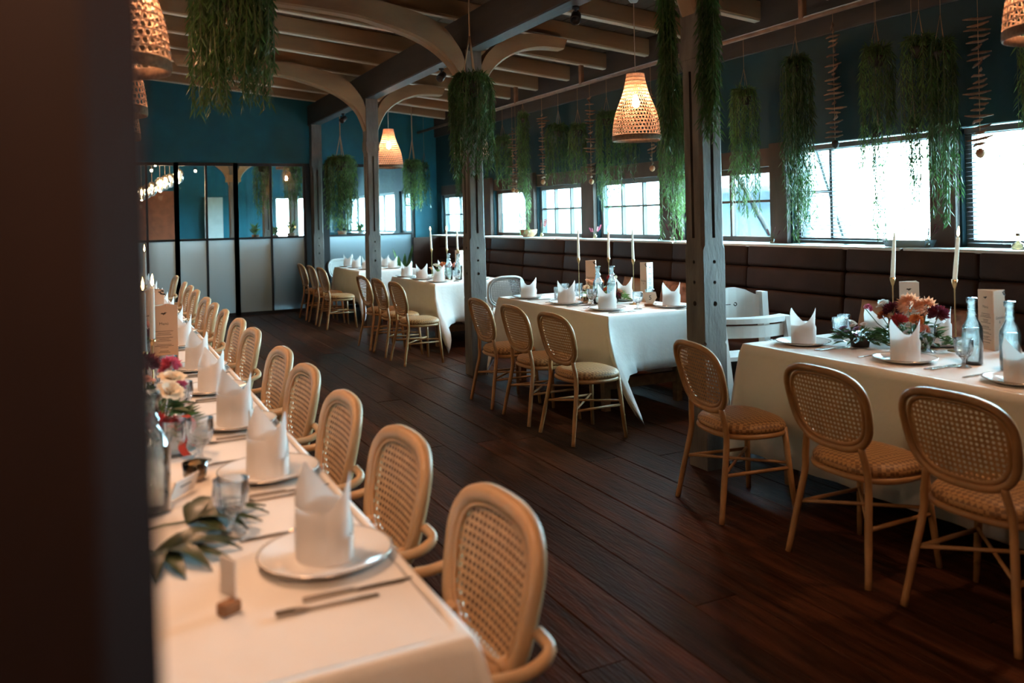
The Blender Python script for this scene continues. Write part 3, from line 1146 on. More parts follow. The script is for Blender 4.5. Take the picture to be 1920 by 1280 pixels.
def knife_mesh():
    m = MB()
    m.loft([[(-.11, -.007, 0), (-.11, .007, 0), (-.11, .007, .005), (-.11, -.007, .005)], [(-.01, -.005, 0), (-.01, .005, 0), (-.01, .005, .006), (-.01, -.005, .006)],
            [(.0, -.008, .0), (.0, .006, .0), (.0, .006, .002), (.0, -.008, .002)], [(.09, -.010, .0), (.09, .006, .0), (.09, .006, .0018), (.09, -.010, .0018)],
            [(.115, .002, .0), (.115, .006, .0), (.115, .006, .0015), (.115, .002, .0015)]], sm=False)
    return m


fork_o = fork_mesh().build('fork', silver_m)
knife_o = knife_mesh().build('knife', silver_m)
cut_used = {}


def put_cut(o, x, y, rz, label, cat):
    if o.name in cut_used:
        n = o.copy(); COL.objects.link(n)
    else:
        n = o; cut_used[o.name] = 1
    n.location = (x, y, CZ + .0012); n.rotation_euler = (0, 0, rz)
    tag(n, label, cat, cat + 's laid on the white cloths')


def goblet_proto():
    t = thing('goblet', 'cut crystal goblet', 'glass')
    m = MB()
    n = 20
    rings = []
    for i, (r, z) in enumerate([(.033, .0), (.034, .003), (.012, .012), (.008, .022), (.008, .036), (.013, .046), (.030, .060), (.038, .078), (.041, .10), (.0415, .135), (.0405, .136), (.039, .10), (.036, .078), (.028, .062), (.001, .054)]):
        f = .05 if 5 <= i <= 8 else 0.0
        rings.append([(r * (1 + f * (j % 2)) * math.cos(2 * PI * j / n), r * (1 + f * (j % 2)) * math.sin(2 * PI * j / n), z) for j in range(n)])
    m.loft(rings, True, False, False)
    m.build('bowl', glass_m, t)
    return t


def tumbler_proto():
    t = thing('tumbler', 'clear glass tumbler', 'glass')
    m = MB()
    n = 20
    rings = []
    for i, (r, z) in enumerate([(.001, .0), (.032, .0), (.034, .006), (.036, .05), (.039, .115), (.0375, .116), (.034, .05), (.031, .012), (.001, .011)]):
        f = .05 if i in (2, 3) else 0.0
        rings.append([(r * (1 + f * (j % 2)) * math.cos(2 * PI * j / n), r * (1 + f * (j % 2)) * math.sin(2 * PI * j / n), z) for j in range(n)])
    m.loft(rings, True, False, False)
    m.build('wall', glass_m, t)
    return t


gob = Stock(goblet_proto()); tum = Stock(tumbler_proto())


def bottle_proto():
    t = thing('water_bottle', 'clear glass water bottle with a ringed neck', 'bottle')
    MB().lathe([(.001, .003), (.040, .003), (.045, .008), (.045, .165), (.042, .182), (.030, .206), (.021, .226), (.019, .236), (.0225, .240), (.0225, .246),
                (.019, .250), (.0185, .292), (.0225, .296), (.0225, .312), (.019, .314), (.001, .314)], 22).build('body', bottle_m, t)
    MB().lathe([(.001, .006), (.0415, .008), (.0415, .165), (.039, .176), (.001, .176)], 20).build('water', water_m, t)
    MB().lathe([(.0232, .292), (.0240, .296), (.0240, .312), (.0232, .316), (.001, .318)], 18).build('stopper', glass_m, t)
    return t


bot = Stock(bottle_proto())


def candlestick_proto():
    t = thing('candlestick', 'slender brass candlestick', 'candlestick')
    MB().lathe([(.001, .0), (.040, .0), (.040, .004), (.012, .010), (.004, .016), (.001, .016)], 20).build('base', brass_m, t)
    MB().lathe([(.0036, .012), (.0032, .10), (.0045, .105), (.0032, .11), (.0032, .30), (.004, .325)], 10).build('stem', brass_m, t)
    MB().lathe([(.003, .322), (.006, .330), (.0125, .352), (.0145, .372), (.0135, .372), (.0115, .354), (.001, .350)], 14).build('cup', brass_m, t)
    return t


def candle_proto(lit):
    t = thing('candle', 'white taper candle', 'candle')
    if lit:
        MB().lathe([(.001, 0), (.0095, 0), (.0115, .012), (.0108, .10), (.0095, .232), (.0085, .240), (.004, .238), (.001, .236)], 14).build('taper', wax_m, t)
        MB().tube([(0, 0, .236), (.0005, 0, .246), (.002, 0, .252)], .0011, 5).build('wick', wick_m, t)
        MB().lathe([(.001, .247), (.0045, .253), (.0062, .262), (.0050, .276), (.0022, .290), (.0005, .298)], 10).build('flame', flame_m, t)
    else:
        MB().lathe([(.001, 0), (.0095, 0), (.0120, .012), (.0112, .10), (.0085, .215), (.005, .252), (.0012, .270)], 14).build('taper', wax_m, t)
        MB().tube([(0, 0, .266), (.001, 0, .276), (.003, 0, .283)], .0011, 5).build('wick', wick_m, t)
    return t


stk = Stock(candlestick_proto()); cnl = Stock(candle_proto(True)); cnu = Stock(candle_proto(False))


def put_candle(x, y, lit, lean, where, hz=1.0):
    s = stk.put((x, y, CZ), U(0, 6), 'slender brass candlestick ' + where, 'brass candlesticks')
    s.scale = (1, 1, hz)
    (cnl if lit else cnu).put((x, y, CZ + .3505 * hz), 0, ('lit' if lit else 'unlit') + ' ivory taper candle ' + where,
                              'taper candles', rot=(lean[0], lean[1], 0))


# menu towers: three upright panels folded to a triangle, printed on the outside
def bird(m, cx, cz, s, y=0.0):
    pts = [(-1.0, .10), (-.5, .45), (-.1, .30), (.35, .55), (1.0, .45), (.55, .15), (.35, -.25), (.15, -.05), (-.05, -.45), (-.25, -.10)]
    n = len(m.v)
    m.v += [(cx + a * s, y, cz + b * s) for a, b in pts]
    m.f.append(tuple(range(n, n + len(pts)))); m.sm.append(False)


def menu_card(label, loc, rz, w=.105, h=.335, faces=('drinks', 'menu', 'menu'), mm=(None, None, None)):
    t = thing('menu_card', label, 'menu', loc, rz)
    ang = [(-60), 60, 180]
    rad = w / (2 * math.sqrt(3)) + .001
    for k in range(3):
        p = thing('panel', '', '', (0, 0, 0))
        bpy.data.objects.remove(p)
        # panel k: outward normal at angle a measured from -y
        a = math.radians(ang[k])
        rm = Matrix.Rotation(a, 4, 'Z')
        m = MB()
        m.box(-w / 2, w / 2, -rad - .0008, -rad + .0008, 0, h, rm)
        pn = m.build('panel', mm[k] or card_m, t)
        q = MB()
        y = -rad - .0013
        if faces[k] == 'menu':
            bird(q, 0, h * .87, .016, y)
            rr = random.Random(k + int(loc[1] * 10))
            for z in (.60, .57, .545, .50, .475, .45, .39, .37, .345, .29, .27, .22, .20, .17, .12):
                hw = w * rr.uniform(.14, .36)
                q.quad((-hw, y, z * h), (hw, y, z * h), (hw, y, z * h + .0022), (-hw, y, z * h + .0022))
            txt = text_mesh('Menü', .020, ink_m); zz = h * .70
        else:
            txt = text_mesh('Getränke\n&', .022, ink_m); zz = h * .52
            n0 = len(q.v)
            for j, (a1, b1) in enumerate(((.30, .97), (.40, .99), (.46, .93), (.36, .94))):
                q.quad((w * a1, y, h * b1 - .008), (w * a1 + .014, y, h * b1 - .012), (w * a1 + .012, y, h * b1), (w * a1 - .006, y, h * b1 - .001))
        for v in txt.vertices:
            v.co = rm @ Vector((v.co.x, y, v.co.y + zz))
        o = link('lettering', txt, pn)
        q.v = [tuple(rm @ Vector(v)) for v in q.v]
        q.build('printed_motif', ink_m, pn, 'stuff')
    return t


def table_block(label, loc, rz, text):
    t = thing('table_number', label, 'table number', loc, rz)
    o = link('block', setmat(bevbox(.095, .035, .022, .003), block_m), t); o.location = (0, 0, .011)
    # diamond hexagon card leaning back in the slot
    m = MB()
    pts = [(-.055, .075), (-.02, .022), (.02, .018), (.055, .070), (.045, .115), (-.045, .112)]
    f = [(a, -.004 + .12 * b, b) for a, b in pts]; g = [(a, -.002 + .12 * b, b) for a, b in pts]
    m.loft([f, g], sm=False)
    c = m.build('card', card_m, t)
    tx = text_mesh(text, .05, ink_m)
    for v in tx.vertices:
        v.co = Vector((v.co.x, -.0046 + .12 * (v.co.y + .052), v.co.y + .052))
    link('lettering', tx, c)
    return t


# ------------------------------------------------------------------ flowers
def bloom_data(kind, rr):
    m = MB()
    if kind == 'rose':
        for ly, (cnt, tilt, ln, wd) in enumerate(((6, .25, .55, .5), (7, .65, .8, .62), (8, 1.05, 1.0, .7))):
            for k in range(cnt):
                a = 2 * PI * k / cnt + ly * .5 + rr.uniform(-.1, .1)
                rm = Matrix.Rotation(a, 4, 'Z')
                pts = []
                for s, w in ((0, .12), (.45, 1.0), (.8, .95), (1, .45)):
                    th = tilt * (0.55 + .55 * s)
                    pts.append((ln * s * math.sin(th) + .05, w * wd * .5, ln * s * math.cos(th)))
                for i in range(3):
                    x0, w0, z0 = pts[i]; x1, w1, z1 = pts[i + 1]
                    m.quad(rm @ Vector((x0, -w0, z0)), rm @ Vector((x0, w0, z0)), rm @ Vector((x1, w1, z1)), rm @ Vector((x1, -w1, z1)))
    else:   # mum: ball of short petals
        for k in range(90):
            zc = 1 - 1.35 * (k + .5) / 90
            a = k * 2.399963
            r = math.sqrt(max(0, 1 - zc * zc))
            n = Vector((r * math.cos(a), r * math.sin(a), zc))
            u = n.orthogonal().normalized(); w = n.cross(u)
            t = (u * math.cos(a) + w * math.sin(a))
            s = n.cross(t)
            b = n * .30; e = n * rr.uniform(.85, 1.05) + Vector((0, 0, -.05))
            m.quad(b - t * .10, (b + e) / 2 + s * .16, e + t * .02, (b + e) / 2 - s * .16)
    return m


rr0 = random.Random(3)
BL = {}


def bloom_mesh(kind, colr):
    if (kind, colr) not in BL:
        m = bloom_data(kind, rr0)
        o = m.build('bloom', PET[colr])
        BL[(kind, colr)] = o.data
        bpy.data.objects.remove(o)
    return BL[(kind, colr)]


def leaf(m, p, d, n, ln, wd, bend=.15):
    d = d.normalized(); s = d.cross(n)
    if s.length < 1e-4:
        s = Vector((1, 0, 0))
    s.normalize()
    q = s.cross(d)
    a = p + d * ln * .45 + q * ln * bend * .5
    b = p + d * ln - q * ln * bend * .3
    m.quad(p, a + s * wd / 2, b, a - s * wd / 2)


def arrangement(label, loc, blooms, rx, ry, nleaf, h=.12, seed=1, leafcol=None, ribbon=False):
    rr = random.Random(seed)
    t = thing('flower_arrangement', label, 'flowers', loc)
    MB().lathe([(.001, .0), (.045, .0), (.05, .03), (.048, .05), (.04, .05), (.001, .02)], 14).build('bowl', pot_m, t)
    m = MB()
    for k in range(nleaf):
        a = rr.uniform(0, 2 * PI); q = rr.uniform(.1, 1) ** .6
        p = Vector((rx * q * .75 * math.cos(a), ry * q * .75 * math.sin(a), .025 + h * (1 - q) * rr.uniform(.3, 1) + rr.uniform(0, .03)))
        d = Vector((math.cos(a), math.sin(a), rr.uniform(-.25, .7)))
        leaf(m, p, d, Vector((rr.uniform(-.4, .4), rr.uniform(-.4, .4), 1)), rr.uniform(.04, .08), rr.uniform(.012, .03))
    f = m.build('foliage', leafcol or leaf_m, t, 'stuff')
    m = MB()
    for (x, y, z, *_r) in blooms:
        m.tube([(x * .2, y * .2, .02), (x * .7, y * .7, z * .55), (x, y, z)], .0025, 5)
    m.build('stems', stem_m, t, 'stuff')
    for i, (x, y, z, r, kind, colr) in enumerate(blooms):
        o = link('bloom', bloom_mesh(kind, colr), t)
        r *= 1.22
        o.location = (x * .9, y * .9, z - r * .3); o.scale = (r, r, r)
        o.rotation_euler = (rr.uniform(-.2, .7), rr.uniform(-.6, .2), rr.uniform(0, 6))
    if ribbon:
        m = MB(); rings = []
        for k in range(12):
            s = k / 11
            x = rx * .55 + .02 * math.sin(s * 6); y = -ry * .55 - .13 * s; z = .10 - .10 * s + .012
            rings.append([(x - .012, y, z), (x + .012, y + .006, z), (x + .012, y + .006, z + .0015), (x - .012, y, z + .0015)])
        m.loft(rings, sm=False).build('ribbon', ribbon_m, t)
    return t

# ================================================================== LEFT TABLE SETTING
for i, y in enumerate(AY):
    wh = 'before the %s armchair of the left table' % ORD[i]
    x = .43
    plate_s.put((x, y + .02, CZ), 0, 'white plate ' + wh, 'plates along the left table')
    put_napkin(x - .005, y + .02, CZ + .0065, PI / 2 + .55 + U(-.25, .25), 'white peaked napkin ' + wh, 'napkins along the left table')
    if i < 8:
        put_cut(fork_o, x - .05, y - .205, PI + U(-.06, .06), 'fork on the near side of the plate ' + wh, 'fork')
        put_cut(knife_o, x - .04, y + .215, PI + U(-.06, .06), 'knife on the far side of the plate ' + wh, 'knife')
        put_cut(knife_o, x + .02, y - .165, U(-.06, .06), 'second knife close to the plate ' + wh, 'knife')
    if i < 9:
        gob.put((.265, y + .27, CZ), U(0, 3), 'cut crystal goblet left of the napkin ' + wh, 'goblets along the left table')
        if i > 0:
            tum.put((.20, y + .38, CZ), U(0, 3), 'glass tumbler beyond the goblet ' + wh, 'tumblers along the left table')
put_candle(.192, 3.95, True, (.0, .015), 'beside the flowers on the left table', .66)
put_candle(.138, 3.42, True, (.0, .0), 'nearest the dark column on the left table', .72)
put_candle(.262, 6.20, True, (.01, .0), 'farther along the left table', .9)
arrangement('low arrangement of cream roses and burgundy blooms with a red ribbon on the left table', (.165, 3.14, CZ),
            [(.05, -.02, .21, .042, 'rose', 'cream'), (.03, -.16, .19, .040, 'rose', 'cream'), (-.03, .12, .26, .045, 'mum', 'burgundy'), (.06, .22, .23, .040, 'mum', 'pink'),
             (-.06, -.08, .22, .040, 'rose', 'blush'), (.08, .10, .17, .032, 'mum', 'pink'), (-.02, -.27, .12, .036, 'mum', 'red'), (.04, -.25, .10, .030, 'mum', 'red'),
             (-.08, .02, .16, .038, 'rose', 'cream')], .13, .38, 240, .17, 2, ribbon=True)
arrangement('second arrangement of pink and burgundy flowers farther along the left table', (.20, 5.0, CZ),
            [(.05, -.05, .16, .04, 'mum', 'burgundy'), (.02, .1, .18, .04, 'rose', 'blush'), (-.04, .0, .2, .045, 'mum', 'pink')], .1, .25, 110, .12, 4)
menu_card('tall folded kraft menu card standing behind the flowers on the left table', (.285, 4.62, CZ), .86, .13, .33, faces=('menu', 'menu', 'menu'))
menu_card('farther tall kraft drinks card on the left table, behind the first menu card', (.275, 5.62, CZ), .95, .14, .34, faces=('drinks', 'drinks', 'menu'))
bot.put((.105, 2.33, CZ), 0, 'clear glass water bottle on the left table against the dark column')
bot.put((.06, 4.35, CZ), 0, 'second clear glass water bottle deeper on the left table, behind the candles')
# small block with a white name slip
nb = thing('place_card', 'small oak block holding an upright white slip at the near end of the left table', 'place card', (.205, 1.66, CZ), .45)
o = link('block', setmat(bevbox(.04, .028, .024, .003), block_m), nb); o.location = (0, 0, .012)
o = link('slip', setmat(bevbox(.004, .05, .075, .0005), ivory_m), nb); o.location = (.012, .02, .060)
nb2 = thing('place_card', 'white name card leaning beside the bottle on the left table', 'place card', (.19, 2.42, CZ), .9)
o = link('card', setmat(bevbox(.11, .004, .055, .0006), ivory_m), nb2); o.location = (0, 0, .032); o.rotation_euler = (.35, 0, 0)
tx = text_mesh('Name', .02, ink_m)
bpy.data.meshes.remove(tx)
o = link('printed_line', setmat(bevbox(.05, .001, .004, .0002), ink_m), nb2); o.location = (0, -.0045, .036); o.rotation_euler = (.35, 0, 0)


def tealight(loc, label):
    t = thing('votive', label, 'candle holder', loc)
    MB().lathe([(.001, .0), (.028, .0), (.034, .02), (.036, .055), (.034, .056), (.030, .02), (.001, .008)], 16).build('cup', amber_m, t)
    MB().lathe([(.001, .009), (.026, .009), (.027, .025), (.001, .025)], 14).build('wax', wax_m, t)
    return t


tl = Stock(tealight((0, 0, 0), 'amber votive glass'))
tl.put((.23, 2.56, CZ), 0, 'small votive glass behind the white name card on the left table', 'votive glasses')
tl.put((3.86, 2.92, CZ), 0, 'small votive glass among the flowers of the near right table', 'votive glasses')
tl.put((3.66, 5.98, CZ), 0, 'small votive glass between two napkins of the middle table', 'votive glasses')


def split_leaf(label, loc, rz, seed):
    rr = random.Random(seed)
    t = thing('split_leaf', label, 'leaf', loc, rz)
    for k in range(9):
        a = -1.25 + 2.5 * k / 8
        L = .13 + .06 * math.cos(a * .9)
        m = MB(); rings = []
        for i in range(8):
            s = i / 7
            w = .020 * math.sin(PI * min(1, s * .92 + .1)) ** .7 * (1.2 if s < .5 else 1)
            px, py = L * s * math.cos(a), L * s * math.sin(a)
            nx, ny = -math.sin(a), math.cos(a)
            z = .006 + .030 * math.sin(PI * s) * (.6 + .4 * (k % 2))
            rings.append([(px + nx * w, py + ny * w, z), (px, py, z - .004), (px - nx * w, py - ny * w, z)])
        m.loft(rings, False, False, True)
        m.build('lobe', dleaf_m, t)
    MB().tube([(0, 0, .006), (-.06, .004, .010), (-.12, .0, .006)], .003, 6).build('stalk', stem_m, t)
    return t


split_leaf('dark green split leaf lying on the near end of the left table', (.10, 2.03, CZ), -.7, 1)
split_leaf('dark green split leaf lying under the goblet on the left table', (.185, 2.20, CZ), .15, 2)

# ================================================================== RIGHT TABLE SETTINGS
def setting(x, y, nrz, where, grp, cut=True, out=1):
    plate_s.put((x, y, CZ), 0, 'white plate ' + where, 'plates ' + grp)
    put_napkin(x, y, CZ + .0065, nrz, 'white peaked napkin ' + where, 'napkins ' + grp)
    if cut:
        put_cut(fork_o, x, y + .19 * out, 0 if out > 0 else PI, 'fork ' + where, 'fork')
        put_cut(knife_o, x, y - .19 * out, 0 if out > 0 else PI, 'knife ' + where, 'knife')
        put_cut(knife_o, x + .01 * out, y - .215 * out, 0 if out > 0 else PI, 'second knife ' + where, 'knife')


FA = -.50   # napkin fronts look towards the aisle
# near right table
setting(3.50, 3.40, FA, 'before the column on the near right table', 'on the near right table')
setting(3.50, 2.75, FA - .05, 'before the middle chair of the near right table', 'on the near right table')
setting(3.46, 2.16, FA - .1, 'nearest the right edge on the near right table', 'on the near right table')
setting(4.02, 3.35, FA + .3, 'on the window side behind the first napkin of the near right table', 'on the near right table', True, -1)
setting(4.06, 2.98, FA + .2, 'on the window side by the menu card of the near right table', 'on the near right table', False)
for i, (x, y, w) in enumerate([(3.74, 3.36, 'left of the flowers'), (3.58, 2.50, 'left of the bottles'), (3.82, 2.86, 'below the burgundy bloom')]):
    gob.put((x, y, CZ), i, 'crystal goblet %s on the near right table' % w, 'goblets on the near right table')
for i, (x, y, w) in enumerate([(3.86, 3.46, 'behind the first napkin'), (3.99, 3.55, 'beside the high chair'), (4.10, 2.62, 'at the right edge beyond the bottles')]):
    tum.put((x, y, CZ), i, 'glass tumbler %s on the near right table' % w, 'tumblers on the near right table')
bot.put((3.69, 2.53, CZ), 0, 'left one of two water bottles on the near right table')
bot.put((3.67, 2.335, CZ), .4, 'right one of two water bottles on the near right table, nearest the picture edge')
put_candle(3.86, 3.10, False, (.03, .05), 'at the menu card of the near right table')
put_candle(3.95, 2.80, True, (.02, .12), 'behind the burgundy flowers of the near right table')
menu_card('tall white menu card behind the flowers on the near right table', (4.06, 3.14, CZ), -.25, faces=('menu', 'menu', 'menu'), mm=(ivory_m,) * 3)
menu_card('kraft card behind the water bottles on the near right table', (4.16, 2.74, CZ), -.9, .12, .31, faces=('menu', 'drinks', 'menu'))
arrangement('big mixed arrangement of peach and burgundy flowers on the near right table', (3.86, 2.98, CZ),
            [(.0, .02, .25, .062, 'mum', 'peach'), (.03, -.07, .24, .055, 'mum', 'peach'), (-.02, .12, .21, .048, 'mum', 'burgundy'), (.02, -.15, .21, .052, 'mum', 'burgundy'),
             (-.07, .04, .16, .045, 'mum', 'red'), (-.05, -.06, .17, .036, 'mum', 'orange'), (.0, .20, .22, .034, 'rose', 'white'), (.05, .24, .22, .030, 'rose', 'white'),
             (-.04, .17, .17, .030, 'mum', 'orange'), (-.09, -.14, .13, .030, 'mum', 'blush'), (.08, .08, .26, .03, 'rose', 'blush'), (-.02, .30, .20, .025, 'mum', 'pink')],
            .15, .30, 200, .16, 5)
arrangement('low spray of lilac and white blossoms with dark leaves left on the near right table', (3.68, 3.17, CZ),
            [(-.05, .05, .08, .022, 'rose', 'lilac'), (-.02, .0, .10, .024, 'rose', 'lilac'), (.02, .06, .11, .020, 'rose', 'white'), (-.06, -.02, .07, .022, 'rose', 'lilac'),
             (.0, .12, .09, .020, 'rose', 'lilac'), (.05, .1, .12, .022, 'rose', 'white'), (.04, .0, .12, .02, 'rose', 'white'), (-.07, .10, .06, .02, 'rose', 'lilac')], .12, .16, 130, .07, 6)
# middle table
setting(3.54, 5.45, FA, 'nearest the hanging corner on the middle table', 'on the middle table')
setting(3.51, 6.03, FA, 'in the middle of the aisle side of the middle table', 'on the middle table')
setting(3.49, 6.68, FA, 'at the far end of the middle table, by the second column', 'on the middle table')
setting(4.06, 5.32, FA + .2, 'at the near window corner of the middle table, beside the nearest column', 'on the middle table', True, -1)
setting(4.06, 5.98, FA, 'behind the tall menu card of the middle table', 'on the middle table', False)
for i, (x, y, w) in enumerate([(3.76, 5.35, 'right of the front napkin'), (3.62, 5.80, 'between front and middle napkin'), (3.72, 6.42, 'by the far napkin')]):
    gob.put((x, y, CZ), i, 'crystal goblet %s on the middle table' % w, 'goblets on the middle table')
for i, (x, y, w) in enumerate([(3.62, 6.36, 'left of the middle napkin'), (3.95, 6.55, 'at the far candle'), (4.10, 5.66, 'behind the number block')]):
    tum.put((x, y, CZ), i, 'glass tumbler %s on the middle table' % w, 'tumblers on the middle table')
bot.put((3.72, 5.86, CZ), 0, 'left one of two water bottles on the middle table')
bot.put((3.82, 5.80, CZ), 0, 'right one of two water bottles on the middle table')
put_candle(3.74, 6.20, False, (.0, .0), 'left of the bottles on the middle table')
put_candle(3.96, 6.06, True, (.0, .02), 'centred behind the bottles on the middle table')
put_candle(3.94, 5.66, False, (.0, -.01), 'right of the bottles on the middle table')
menu_card('tall kraft drinks card behind the left candle on the middle table', (3.98, 6.36, CZ), -.1, faces=('drinks', 'drinks', 'menu'))
menu_card('tall half kraft, half white menu card at the right of the middle table', (4.13, 5.74, CZ), -.62, faces=('drinks', 'menu', 'menu'), mm=(card_m, ivory_m, card_m))
table_block('oak block with a kraft card reading 5 on the middle table', (3.96, 5.46, CZ), -.45, '5')
arrangement('long low arrangement of peach, orange and cream flowers on the middle table', (3.90, 6.02, CZ),
            [(-.05, .22, .15, .045, 'rose', 'peach'), (.02, .14, .17, .035, 'mum', 'orange'), (.0, -.20, .10, .045, 'rose', 'blush'), (-.06, -.28, .08, .035, 'mum', 'burgundy'),
             (-.02, .32, .10, .030, 'rose', 'cream'), (.06, .0, .21, .035, 'mum', 'red'), (.05, -.08, .20, .030, 'rose', 'cream'), (-.09, -.15, .12, .028, 'mum', 'orange'),
             (.04, .28, .16, .03, 'rose', 'blush'), (-.10, .12, .09, .03, 'mum', 'orange')], .13, .40, 220, .12, 7, leafl_m)
# third table
setting(3.53, 9.02, FA, 'nearest on the aisle side of the third table', 'on the third table', False)
setting(3.52, 9.56, FA, 'second on the aisle side of the third table', 'on the third table', False)
setting(3.52, 10.12, FA, 'at the far aisle corner of the third table', 'on the third table', False)
setting(4.06, 9.05, FA, 'by the white round-backed chair on the third table', 'on the third table', False)
setting(4.02, 10.1, FA + .2, 'at the far window corner of the third table', 'on the third table', False)
for i, (x, y, w) in enumerate([(3.72, 8.95, 'right of the nearest napkin'), (3.95, 9.0, 'beside the round-backed white chair')]):
    gob.put((x, y, CZ), i, 'crystal goblet %s on the third table' % w, 'goblets on the third table')
bot.put((3.74, 9.22, CZ), 0, 'left one of two water bottles on the third table')
bot.put((3.84, 9.16, CZ), 0, 'right one of two water bottles on the third table')
put_candle(3.66, 9.58, True, (.0, -.04), 'at the left of the third table')
put_candle(3.80, 9.42, True, (.0, .0), 'in the middle of the third table')
put_candle(3.86, 9.22, True, (.0, -.02), 'at the right of the third table, left of the second column')
menu_card('small kraft menu card between the candles of the third table', (4.05, 9.62, CZ), -.4, faces=('menu', 'menu', 'menu'))
arrangement('arrangement of orange and cream flowers on the third table', (3.78, 9.50, CZ),
            [(-.06, .1, .16, .045, 'rose', 'cream'), (.0, .0, .18, .045, 'mum', 'orange'), (.06, -.1, .17, .04, 'mum', 'red'), (.1, -.2, .18, .04, 'mum', 'blush'), (-.1, .2, .12, .035, 'rose', 'peach')],
            .12, .25, 110, .12, 8, leafl_m)
# farthest table
setting(3.56, 12.05, FA, 'right-hand on the aisle side of the farthest table', 'on the farthest table', False)
setting(3.55, 12.58, FA, 'in the middle of the aisle side of the farthest table', 'on the farthest table', False)
setting(3.54, 13.0, FA, 'left-hand on the aisle side of the farthest table', 'on the farthest table', False)
setting(3.95, 12.0, FA + .3, 'on the window side of the farthest table, right of the third column', 'on the farthest table', False)
setting(4.02, 12.6, FA, 'far on the window side of the farthest table', 'on the farthest table', False)
put_candle(3.72, 12.35, False, (0, 0), 'on the farthest table')
# cushions on the bench
def cushion(label, loc, rot, m, sx=.42, sz=.40):
    bm = bmesh.new()
    bmesh.ops.create_grid(bm, x_segments=10, y_segments=10, size=.5)
    top = [v.co.copy() for v in bm.verts]; bm.free()
    mb = MB(); n = 11
    for s in (1, -1):
        b = len(mb.v)
        for v in top:
            e = (1 - (2 * abs(v.x)) ** 2.5) * (1 - (2 * abs(v.y)) ** 2.5)
            mb.v.append((v.x * sx, s * .075 * max(0, e) ** .6, v.y * sz))
        for i in range(10):
            for j in range(10):
                q = (b + i * n + j, b + (i + 1) * n + j, b + (i + 1) * n + j + 1, b + i * n + j + 1)
                mb.f.append(q if s > 0 else q[::-1]); mb.sm.append(True)
    o = mb.build('cushion', m, weld=True)
    o.location = loc; o.rotation_euler = rot
    tag(o, label, 'cushion')
    return o


cushion('plain tan cushion leaning on the bench back behind the near right table', (4.87, 4.02, .645), (.15, 0, 1.35), cush_m, .46)
cushion('patterned rust coloured cushion beside the tan one on the bench', (4.87, 3.52, .645), (.15, 0, 1.45), cushf_m, .42)
cushion('rose tan cushion on the bench behind the middle table', (4.87, 7.02, .645), (.15, 0, 1.40), cush_m, .5)
cushion('brown cushion on the bench at the right of the middle table flowers', (4.87, 6.35, .645), (.15, 0, 1.50), cushf_m, .42)

# ================================================================== PENDANT LAMPS
def pendant(label):
    t = thing('pendant_lamp', label, 'lamp')
    prof = [(.072, .560), (.078, .52), (.088, .47), (.100, .42), (.116, .37), (.136, .32), (.156, .27), (.172, .22), (.183, .17), (.191, .12), (.196, .075), (.199, .045)]
    P = curve([(r, z) for r, z in prof], 4)
    L = [0]
    for i in range(1, len(P)):
        L.append(L[-1] + (P[i] - P[i - 1]).length)
    def at(s):
        s = min(max(s, 0), .9999) * L[-1]
        for i in range(1, len(P)):
            if L[i] >= s:
                f = (s - L[i - 1]) / (L[i] - L[i - 1])
                return P[i - 1].lerp(P[i], f)
        return P[-1]
    rows, cols = 17, 40
    m = MB()
    for r in range(rows):
        s0, s1 = r / rows, (r + 1) / rows
        op = .10 + .36 * min(1, r / 7)       # holes grow downwards
        a0, a1 = s0 + (s1 - s0) * (.5 - op * .85), s0 + (s1 - s0) * (.5 + op * .85)
        for c in range(cols):
            t0, t1 = 2 * PI * (c + .5 * (r % 2)) / cols, 2 * PI * (c + 1 + .5 * (r % 2)) / cols
            b0, b1 = t0 + (t1 - t0) * (.5 - op * .8), t0 + (t1 - t0) * (.5 + op * .8)
            sk = (t1 - t0) * .18
            def V(s, th, o=0):
                q = at(s); rr_ = q.x + o
                return (rr_ * math.cos(th), rr_ * math.sin(th), q.y)
            n = len(m.v)
            m.v += [V(s0, t0), V(s0, t1), V(s1, t1), V(s1, t0), V(a0, b0 + sk, .003), V(a0, b1 + sk, .003), V(a1, b1 - sk, .003), V(a1, b0 - sk, .003)]
            for q in ((0, 1, 5, 4), (1, 2, 6, 5), (2, 3, 7, 6), (3, 0, 4, 7)):
                m.f.append(tuple(n + k for k in q)); m.sm.append(False)
    m.build('shade', shade_m, t)
    m = MB()
    for k in range(rows):    # coiled rows stand out as thin cords
        q = at(k / rows)
        m.tube([((q.x + .002) * math.cos(2 * PI * j / 40), (q.x + .002) * math.sin(2 * PI * j / 40), q.y) for j in range(40)], .0032, 4, True)
    m.build('coils', shade_m, t)
    MB().lathe([(.199, .046), (.203, .04), (.204, .012), (.201, .0), (.197, .0), (.197, .046)], 40).build('rim', rim_m, t)
    MB().lathe([(.001, .556), (.070, .558), (.074, .566), (.060, .570), (.001, .568)], 24).build('cap', rim_m, t)
    DZ = -.07
    MB().lathe([(.004, .56), (.004, .545 + DZ), (.019, .54 + DZ), (.019, .47 + DZ), (.015, .455 + DZ), (.001, .455 + DZ)], 14).build('socket', brass_m, t)
    MB().lathe([(.001, .456 + DZ), (.012, .452 + DZ), (.022, .425 + DZ), (.030, .395 + DZ), (.028, .37 + DZ), (.016, .352 + DZ), (.001, .347 + DZ)], 14).build('bulb', bulb_m, t)
    return t


